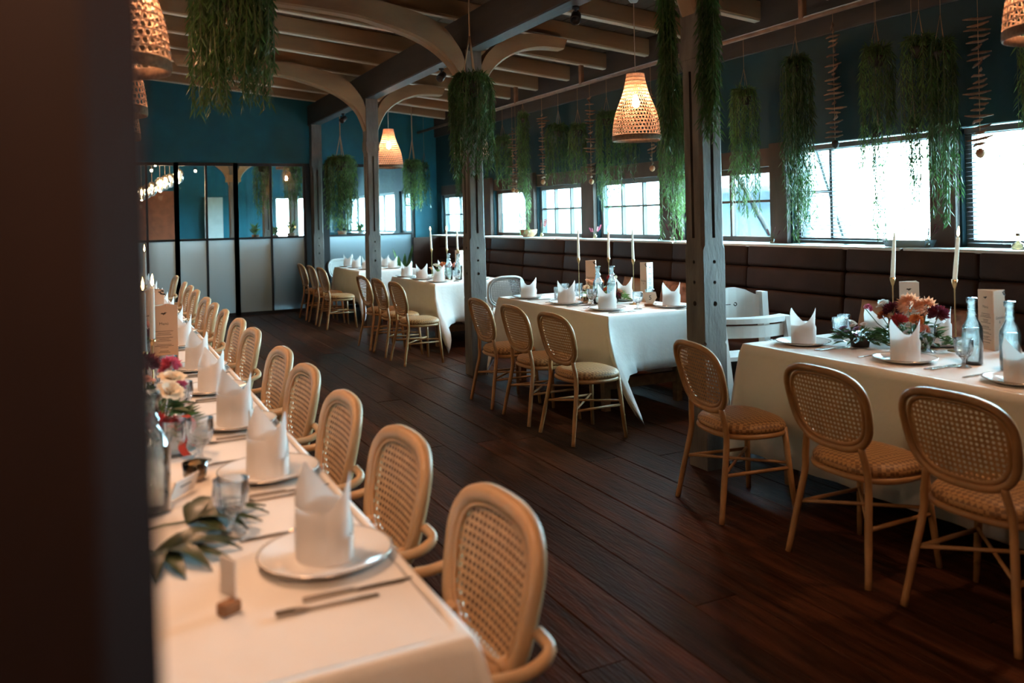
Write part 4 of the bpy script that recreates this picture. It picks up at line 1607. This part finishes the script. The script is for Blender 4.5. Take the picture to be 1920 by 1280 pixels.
pd = Stock(pendant('woven pendant'))
PEND = [(4.03, 5.70, 2.11, 'woven seagrass pendant lamp over the middle table, left of the nearest column'),
        (.05, 3.38, 2.07, 'woven pendant lamp at the upper left, the larger of the two beside the dark column'),
        (.03, 4.74, 2.07, 'woven pendant lamp at the upper left, the smaller one below the first'),
        (3.80, 8.60, 2.16, 'woven pendant lamp half hidden behind the hanging plant of the second column'),
        (3.75, 11.45, 2.24, 'woven pendant lamp over the far table, right of the third column'),
        (3.55, 2.03, 2.19, 'woven pendant lamp cut off by the upper right corner of the picture'),
        (.12, .10, 2.07, 'woven pendant lamp added out of view above the camera to light the near napkins'),  # unseen lamp put in to light the fronts of the near napkins
        (.05, 2.05, 2.07, 'woven pendant lamp over the near part of the left table, above the picture'),
        (.05, 6.10, 2.07, 'woven pendant lamp over the left table hidden behind the dark column'),
        (.05, 7.50, 2.07, 'second woven pendant lamp over the left table hidden behind the dark column'),
        (.05, 9.0, 2.07, 'third woven pendant lamp over the left table hidden behind the dark column'),
        (.05, 10.6, 2.07, 'farthest woven pendant lamp over the left table'),
        (3.05, 15.2, 2.45, 'woven pendant lamp glowing in the room behind the glass partition')]
lamps = [pd.put((x, y, z), U(0, 3), lab, 'woven pendant lamps') for x, y, z, lab in PEND]
for o, (x, y, z, lab) in zip(lamps, PEND):
    zc = top_z(x, y)
    ld = bpy.data.lights.new('lamp_light', 'SPOT')
    ld.energy = LAMP_W * (1.4 if y < 1 else 1); ld.color = LAMP_COL; ld.spot_size = math.radians(142); ld.spot_blend = .3 if y < 1 else 1.0; ld.shadow_soft_size = .05
    lo = bpy.data.objects.new('lamp_light', ld); COL.objects.link(lo); lo.parent = o; lo.location = (0, 0, .03)
    MB().tube([(0, 0, .568), (0, 0, zc - z - .035)], .004, 6).build('cord', cord_m, o)
    MB().lathe([(.003, zc - z - .075), (.030, zc - z - .068), (.048, zc - z - .04), (.052, zc - z), (.001, zc - z)], 18).build('ceiling_rose', white_m, o)

# ================================================================== HANGING PLANTS
def needle(m, p, d, ln, wd, rr):
    n = d.orthogonal().normalized()
    n = Matrix.Rotation(rr.uniform(0, 6.28), 3, d) @ n
    a = p + d * ln * .4
    m.quad(p, a + n * wd / 2, p + d * ln + Vector((0, 0, -.1 * ln)), a - n * wd / 2)


def hanging_plant(label, x, y, zt, zb, rad, n, zc, lm, seed, pot=.09, ropes=False, ln=.04, wd=.006, step=.016, angs=None, short=.45, group=None):
    """a pot on cords with trailing stems set with needle leaves; zt rim of the pot, zb lowest tip, zc where the cords end"""
    rr = random.Random(seed)
    t = thing('hanging_plant', label, 'plant', (x, y, zt), 0, group)
    MB().lathe([(.001, -pot * 1.2), (pot * .6, -pot * 1.2), (pot * .95, -pot * .3), (pot, .0), (pot * .9, .0), (pot * .85, -.02), (.001, -.02)], 14).build('pot', pot_m, t)
    top = (zc or top_z(x, y)) - zt
    m = MB()
    if ropes:
        for k in range(3):
            a = 2 * PI * k / 3 + .5
            pts = [(pot * math.cos(a), pot * math.sin(a), -.02), (pot * .5 * math.cos(a), pot * .5 * math.sin(a), min(.26, top) * .5), (0, 0, min(.42, top))]
            m.tube(pts, .007, 5)
        if top > .42:
            m.tube([(0, 0, .41), (0, 0, top)], .008, 5)
    else:
        for k in range(3):
            a = 2 * PI * k / 3
            m.tube([(pot * math.cos(a), pot * math.sin(a), -.02), (0, 0, min(.25, top))], .002, 4)
        if top > .25:
            m.tube([(0, 0, .25), (0, 0, top)], .002, 4)
    m.build('hanger', rope_m, t)
    fol = MB(); st = MB()
    D = zt - zb
    for k in range(n):
        if angs:
            a = rr.choice(angs) + rr.uniform(-.38, .38)
        else:
            a = rr.uniform(0, 2 * PI)
        r1 = rad * rr.uniform(.35, 1) ** .7
        L = D * rr.uniform(short, 1.0)
        if k < 3:
            L = D
        c, s = math.cos(a), math.sin(a)
        kx, ky = rr.uniform(-.03, .03), rr.uniform(-.03, .03)
        pts = [(pot * .5 * c, pot * .5 * s, -.01), (pot * .5 * c + (r1 - pot * .5) * .5 * c, pot * .5 * s + (r1 - pot * .5) * .5 * s, .05 + rr.uniform(0, .03)),
               (r1 * c, r1 * s, -.05), (r1 * c + kx * .5, r1 * s + ky * .5, -.05 - (L - .05) * .5), (r1 * c * .93 + kx, r1 * s * .93 + ky, -L + ln * .5)]
        P = curve(pts, 6)
        st.tube(P, .0022, 3)
        acc = 0
        for i in range(1, len(P)):
            seg = (P[i] - P[i - 1]); sl = seg.length
            cnt = max(1, int(sl / step)); tdir = seg.normalized()
            for q in range(cnt):
                p = P[i - 1] + seg * (q + rr.random()) / cnt
                o = tdir.orthogonal().normalized()
                o = Matrix.Rotation(rr.uniform(0, 6.28), 3, tdir) @ o
                d = (tdir * .9 + o * rr.uniform(.45, .95) + Vector((0, 0, -.15))).normalized()
                needle(fol, p, d, ln * rr.uniform(.7, 1.25), wd * rr.uniform(.8, 1.2), rr)
    st.build('stems', stem_m, t, 'stuff')
    fol.build('foliage', lm, t, 'stuff')
    return t


hanging_plant('big dark bushy hanging plant at the top left, over the aisle', .60, 4.30, 2.70, 2.02, .205, 150, None, leaf_m, 11, .11, True, .052, .010, .012, short=.45)
hanging_plant('round bushy plant on three rope cords in front of the second column', 3.01, 6.80, 2.72, 1.82, .205, 125, None, leaf_m, 12, .11, True, .055, .009, .013, short=.42)
hanging_plant('leafy plant whose two long curtains of leaves frame the nearest column', 2.88, 3.57, 2.98, 1.84, .15, 90, None, leaf_m, 13, .05, False, .060, .0085, .011, angs=[-.68, 2.46], short=.70)
hanging_plant('pale sunlit plant on a macrame cord left of the third column', 3.45, 13.0, 2.44, 1.28, .26, 110, None, leafl_m, 14, .12, True, .07, .013, .030, short=.55)
hanging_plant('plant hanging right of the far lamp in front of the glass', 4.70, 13.1, 2.40, 1.62, .19, 70, None, leafl_m, 15, .10, True, .065, .012, .028, short=.5)
hanging_plant('dark narrow plant against the lit blue wall', 5.0, 13.35, 2.38, 1.68, .09, 30, None, leaf_m, 16, .06, False, .06, .010, .022)
ROW = [  # y, top, bottom, radius, stems, words
    (11.75, 2.30, 1.62, .15, 42, 'left of the second column before the farthest side window'),
    (10.35, 2.25, 1.86, .16, 40, 'just right of the second column above the bright window'),
    (9.72, 2.50, 1.24, .09, 26, 'in a long narrow trail between two windows'),
    (8.78, 2.24, 1.86, .19, 50, 'spreading over the upper edge of the window behind the middle table'),
    (8.32, 2.20, 1.84, .12, 30, 'right beside the wide spreading plant over that window'),
    (7.70, 2.26, 1.52, .15, 44, 'trailing into the left part of the window behind the candles'),
    (7.28, 2.20, 1.86, .13, 34, 'over the middle of the window behind the candles'),
    (6.56, 2.46, 1.21, .16, 52, 'in a thick trail down to the ledge, left of the nearest column'),
    (5.52, 2.20, 1.42, .14, 40, 'in front of the small grey window right of the nearest column'),
    (4.92, 2.36, 1.22, .14, 60, 'in a thick trail at the left side of the blind'),
    (4.15, 2.30, 1.78, .14, 40, 'over the middle of the bright blind'),
    (3.80, 2.30, 1.62, .13, 36, 'over the right part of the bright blind'),
    (3.64, 2.24, 1.36, .10, 30, 'at the dark post right of the bright blind'),
    (3.02, 2.30, 1.42, .10, 26, 'at the right edge of the picture in front of the last window'),
]
for i, (y, a, b, r, n, w) in enumerate(ROW):
    hanging_plant('green trailing plant ' + w, 5.05, y, a + .30, b, r * .9, n, 3.002, leafl_m if i % 3 else leaf_m, 30 + i, min(.06, r * .5), False, .058, .0085, .018, short=.38, group='trailing plants along the windows')
for i, (y, z0, z1, w) in enumerate([(4.16, 2.05, 1.25, 'a thin dark trail hanging down the middle of the blind'), (3.86, 2.05, 1.52, 'a thin pale trail in the right part of the blind')]):
    hanging_plant('thin leafy vine, ' + w, 5.05, y, z0, z1, .035, 7, 3.002, leaf_m, 60 + i, .03, False, .035, .008, .018, short=.6)

# driftwood strings
stick_me = []
for k in range(4):
    m = MB()
    pts = [(-.085, 0, U(-.008, .008)), (-.03, U(-.008, .008), 0), (.03, U(-.008, .008), U(-.006, .006)), (.085, 0, 0)]
    m.tube(pts, [.004, .010, .009, .004], 6)
    o = m.build('stick', drift_m); stick_me.append(o.data); bpy.data.objects.remove(o)
GAR = [(10.05, 2.70, 1.88, 5.05, 'right of the second column'), (9.20, 2.78, 1.95, 5.05, 'left of the tallest one'), (8.05, 2.84, 1.90, 5.05, 'the tallest, at the dark post left of the middle lamp'),
       (6.88, 2.75, 1.98, 5.05, 'just below and behind the middle pendant lamp'), (4.54, 2.90, 2.02, 5.05, 'before the blind, ending in a round stone'), (3.38, 2.70, 1.86, 5.05, 'at the far right before the last window'),
       (9.95, 2.40, 1.86, 5.05, 'a short one beside the narrow trailing plant')]
for i, (y, a, b, x, w) in enumerate(GAR):
    t = thing('driftwood_garland', 'string of stacked driftwood sticks, ' + w, 'garland', (x, y, a), 0, 'driftwood strings along the windows')
    MB().tube([(0, 0, 3.002 - a), (0, 0, b - a)], .0022, 4).build('string', rope_m, t)
    n = int((a - b) / .036)
    for k in range(n):
        s = link('driftwood_stick', stick_me[k % 4], t)
        s.location = (U(-.012, .012), U(-.012, .012), -k * (a - b) / n)
        s.rotation_euler = (U(-.12, .12), U(-.15, .15), PI / 2 + U(-.9, .9))
        q = U(.55, 1.05); s.scale = (q, q * 1.1, 1.1)
    MB().lathe([(.001, -.035), (.022, -.02), (.030, 0), (.022, .022), (.001, .032)], 10).build('stone', terra_m if i != 4 else pot_m, t).location = (0, 0, b - a - .02)

# ================================================================== LEDGE OBJECTS
LZ = ZS + .017
def bud_vase(label, y, x=5.24, h=.11, col=None, seed=0):
    rr = random.Random(seed)
    t = thing('bud_vase', label, 'vase', (x, y, LZ))
    MB().lathe([(.001, .0), (.020, .0), (.023, .006), (.023, .035), (.012, .045), (.012, .058), (.010, .058), (.010, .046), (.001, .04)], 12).build('jar', amber_m, t)
    m = MB(); f = MB()
    for k in range(5):
        a = rr.uniform(0, 6.28); e = Vector((.01 + .05 * math.cos(a), .07 * math.sin(a), h + rr.uniform(-.02, .04)))
        m.tube([(0, 0, .02), tuple(e * .6), tuple(e)], .0018, 4)
        for q in range(4):
            leaf(f, e * (.65 + .1 * q), Vector((math.cos(a), math.sin(a), .6)), Vector((0, 1, .3)), .03, .016)
    m.build('twigs', stem_m, t, 'stuff')
    f.build('buds', PET['burgundy'] if col is None else col, t, 'stuff')
    return t


bud_vase('tiny amber jar with dark red buds on the ledge right of the nearest column', 5.42, seed=1)
bud_vase('tiny amber jar with dark twigs on the ledge before the blind', 3.92, seed=2, h=.12)
bud_vase('tiny jar with a dark sprig on the ledge left of the nearest column', 6.82, seed=3, h=.15)
bud_vase('tiny jar with a pink flowering twig on the ledge behind the middle candles', 8.30, seed=4, h=.13, col=PET['pink'])
bud_vase('tiny jar with red flowers on the ledge right of the clay bowl', 9.62, seed=5, h=.20, col=PET['red'])
t = thing('clay_bowl', 'shallow clay bowl on the ledge right of the second column', 'bowl', (5.24, 10.0, LZ))
MB().lathe([(.001, .0), (.07, .0), (.115, .05), (.125, .10), (.118, .10), (.10, .05), (.001, .03)], 20).build('bowl', terra_m, t)
tag(t, 'shallow clay bowl on the ledge right of the second column', 'bowl')
t = thing('pale_planter', 'long pale blue planter on the ledge behind the unlit candle of the near right table', 'planter', (5.26, 4.08, LZ))
m = MB(); m.loft([[(-.05, -.16, 0), (.05, -.16, 0), (.05, .16, 0), (-.05, .16, 0)], [(-.06, -.18, .05), (.06, -.18, .05), (.06, .18, .05), (-.06, .18, .05)]], sm=False)
m.build('trough', mat('pale_blue_glaze', (.28, .42, .48), .4), t)
t = thing('small_bottle', 'small amber bottle on the ledge at the right edge of the picture', 'bottle', (5.24, 3.27, LZ))
MB().lathe([(.001, .0), (.034, .0), (.040, .01), (.036, .035), (.012, .05), (.010, .085), (.013, .088), (.001, .09)], 14).build('glass', amber_m, t)
MB().lathe([(.001, .088), (.012, .088), (.013, .105), (.001, .106)], 10).build('stopper', drift_m, t)

# venetian blinds in the two nearest big windows
slat_me = setmat(bevbox(.036, 1, .0024, .0008), slat_m)
for (a, b, t1), w in ((WIN[5], 'in the big bright window right of the nearest column'), (WIN[6], 'in the last window at the right edge of the picture')):
    t = thing('venetian_blind', 'open slatted blind ' + w, 'blind', (XW + .025, (a + b) / 2, t1))
    ln = b - a - .05
    o = link('head_rail', setmat(bevbox(.045, ln, .04, .004), slat_m), t); o.location = (0, 0, -.025)
    z = -.06; k = 0
    while z > -(t1 - ZS) + .03:
        s = link('slat', slat_me, t); s.location = (0, 0, z); s.scale = (1, ln, 1)
        s.rotation_euler = (0, -.17 + U(-.04, .04), U(-.002, .002))
        z -= .031
    for yy in (-.32, .32):
        MB().tube([(.0, yy * ln, -.03), (.0, yy * ln, -(t1 - ZS) + .03)], .0015, 4).build('ladder_cord', slat_m, t)

# wooden high shelf boards and outside things
def prop(label, a, b, r=.035):
    o = MB().tube([a, b], r, 6, sm=False).build('timber_prop', outw_m)
    tag(o, label, 'prop')
prop('slanting timber prop outside the bright window right of the second column', (6.25, 9.55, -.5), (5.66, 11.45, 2.35))
prop('slanting timber prop outside the blind of the big bright window', (6.05, 4.72, -.5), (5.62, 5.42, 2.5), .028)
prop('pale slanting pole outside the small grey window', (6.6, 5.6, -.5), (5.9, 6.75, 2.1), .025)
t = thing('outbuilding', 'blue grey shed wall outside the small window right of the nearest column', 'building', (8.6, 9.0, -.5))
for k in range(9):
    o = link('board', setmat(bevbox(.03, .20, 2.3, .006), outp_m), t); o.location = (0, -.8 + .21 * k, 1.15)
m = MB(); m.loft([[(-.3, -1.1, 2.28), (1.6, -1.1, 2.7), (1.6, -1.1, 2.78), (-.3, -1.1, 2.36)], [(-.3, 1.2, 2.28), (1.6, 1.2, 2.7), (1.6, 1.2, 2.78), (-.3, 1.2, 2.36)]], sm=False)
m.build('roof', outp_m, t)
# planted bank beyond the terrace
m = MB(); rr = random.Random(9); rings = []
for i in range(15):
    x = 12 + i * 1.2
    rings.append([(x, -18 + j * 2.2, -.5 + min(2.1, .28 * i) * rr.uniform(.8, 1.2)) for j in range(30)])
struct(m.loft(rings, False, False).build('garden_bank', hedge_m))

# ================================================================== ROOM BEHIND THE GLASS
c = thing('timber_column', 'pale column with arched braces seen through the partition', 'column', (2.35, 17.0, 0))
link('shaft', col_me, c)
for me in (arch_l.data, arch_s.data):
    o = link('arch_brace', me, c); o.location = (0, 0, -.42)
o = MB().box(-.13, .13, -.13, .13, 2.30, 2.44).build('capital', joist_m, c)
c = thing('timber_column', 'dark column behind the partition, right of the pale arch', 'column', (2.75, 15.6, 0)); link('shaft', col_me, c)
c = thing('timber_column', 'grey column behind the partition in the right-hand pane', 'column', (3.35, 16.2, 0)); link('shaft', col_me, c)
t = thing('bar_counter', 'bar counter with a pale top behind the partition', 'counter', (.9, 16.6, 0))
MB().box(-1.6, 1.1, -.3, .3, 0, 1.10).build('front', dark_m, t)
o = link('top', setmat(bevbox(2.8, .7, .05, .008), sill_m), t); o.location = (-.25, 0, 1.125)
o = MB().box(.2, 1.45, 18.9, 19.0, 0, 2.2).build('back_panel', bar_m); o.name = 'bar_back_panel'
tag(o, 'rust red panel behind the bar in the back room', 'panel')
o = MB().box(2.15, 2.55, 20.2, 20.29, 0, 2.1).build('doorway', sill_m); o.name = 'pale_door'
tag(o, 'pale narrow door at the end of the back room', 'door')
def globe():
    t = thing('globe_lamp', 'clear glass globe lamp', 'lamp')
    MB().lathe([(.02, .20), (.06, .19), (.11, .15), (.135, .10), (.14, .06), (.13, .0), (.10, -.05), (.05, -.08), (.001, -.085)], 20).build('globe', glass_m, t)
    MB().lathe([(.001, .13), (.014, .12), (.024, .08), (.020, .045), (.001, .03)], 10).build('bulb', smallbulb_m, t)
    MB().tube([(0, 0, .12), (0, 0, 1.35)], .004, 5).build('cord', cord_m, t)
    return t
gs = Stock(globe())
for i in range(7):
    g_ = gs.put((.62 + .10 * i, 15.4 + .30 * (i % 3), 1.98 + .05 * i), 0, '%s glass globe lamp from the left over the bar behind the partition' % ORD[i], 'globe lamps over the bar')
    g_.scale = (.64, .64, .9)
    if i % 3 == 0:
        ld = bpy.data.lights.new('lamp_light', 'POINT'); ld.energy = 22; ld.color = (1, .62, .34); ld.shadow_soft_size = .05
        lo = bpy.data.objects.new('lamp_light', ld); COL.objects.link(lo); lo.location = (g_.location.x, g_.location.y, g_.location.z - .16)
def minibulb():
    t = thing('ceiling_spot', 'bright little ceiling light behind the partition', 'light')
    MB().lathe([(.001, .04), (.03, .04), (.03, .0), (.001, .0)], 10).build('base', black_m, t)
    MB().lathe([(.001, .0), (.02, -.01), (.02, -.03), (.001, -.045)], 8).build('bulb', smallbulb_m, t)
    return t
ms = Stock(minibulb())
for i, (x, y, z) in enumerate([(.55, 16.2, 2.60), (.85, 16.6, 2.52), (.95, 17.2, 2.66), (1.75, 18, 2.6), (.4, 17.6, 2.62)]):
    o = ms.put((x, y, z), 0, '%s small bright light under the back room ceiling' % ORD[i], 'small lights in the back room')
for o in [q for q in bpy.data.objects if q.name.startswith('ceiling_spot')]:
    z = o.location.z
    MB().tube([(0, 0, .04), (0, 0, 3.2 - z)], .003, 4).build('rod', black_m, o)
# things standing behind the panes
side = thing('sideboard', 'long low sideboard behind the partition glass', 'sideboard', (3.4, 14.5, 0))
MB().box(-1.2, 1.5, -.2, .2, .08, 1.15).build('cabinet', sill_m, side)
o = link('top', setmat(bevbox(2.8, .46, .03, .004), sill_m), side); o.location = (.15, 0, 1.165)
for sx in (-1.1, 1.4):
    for sy in (-.15, .15):
        MB().box(sx - .025, sx + .025, sy - .025, sy + .025, 0, .08).build('leg', sill_m, side)
def pot_plant(label, x, y, s, seed, pm=terra_m):
    rr = random.Random(seed)
    t = thing('potted_plant', label, 'plant', (x, y, 1.18))
    MB().lathe([(.001, 0), (.05 * s, 0), (.075 * s, .12 * s), (.068 * s, .12 * s), (.001, .10 * s)], 14).build('pot', pm, t)
    m = MB()
    for k in range(46):
        a = rr.uniform(0, 6.28)
        leaf(m, Vector((.02 * math.cos(a), .02 * math.sin(a), .11 * s + rr.uniform(0, .12) * s)), Vector((math.cos(a), math.sin(a), rr.uniform(.3, 2))), Vector((0, 0, 1)), rr.uniform(.08, .17) * s, .03 * s)
    m.build('foliage', leafl_m, t, 'stuff')
for i, (x, s, w, pm) in enumerate([(2.35, .9, 'leftmost', terra_m), (2.68, .8, 'second', white_m), (2.95, 1.0, 'third', terra_m), (3.55, 1.0, 'fourth, left of the third column', terra_m), (3.85, 1.1, 'fifth', terra_m), (4.2, .9, 'sixth', white_m)]):
    pot_plant('potted plant on the sideboard behind the glass, %s' % w, x, 14.5, s, 80 + i, pm)
# agave in a tall pot inside, right of the far table
t = thing('agave', 'large pale agave in a dark tub before the glass, right of the third column', 'plant', (4.62, 13.42, 0))
MB().lathe([(.001, 0), (.15, 0), (.19, .46), (.17, .46), (.001, .42)], 18).build('tub', pot_m, t)
rr = random.Random(5)
for k in range(13):
    a = 2 * PI * k / 13 + rr.uniform(-.15, .15); tl_ = rr.uniform(.25, .8)
    m = MB(); rings = []
    L = rr.uniform(.55, .85)
    for i in range(7):
        s = i / 6
        w = .045 * (1 - s) ** .6 * (.6 + s * .9) + .002
        r = .03 + L * math.sin(tl_) * s; z = .43 + L * math.cos(tl_) * s - .25 * tl_ * s * s
        if r * abs(math.sin(a)) > .30 and math.sin(a) > 0:
            r = .30 / abs(math.sin(a))
        c_, s_ = math.cos(a), math.sin(a)
        rings.append([(r * c_ - s_ * w, r * s_ + c_ * w, z + .012), (r * c_, r * s_, z), (r * c_ + s_ * w, r * s_ - c_ * w, z + .012)])
    m.loft(rings, False, False, True).build('blade', leafl_m, t)
for i, (x, y, zt, zb) in enumerate([(2.42, 14.15, 2.42, 1.55), (2.95, 14.2, 2.40, 1.7)]):
    hanging_plant('%s trailing plant hanging close behind the partition glass' % ('left' if i == 0 else 'right'), x, y, zt, zb, .16, 50, 3.2, leafl_m, 90 + i, .07, False, .06, .011, .024, short=.5)
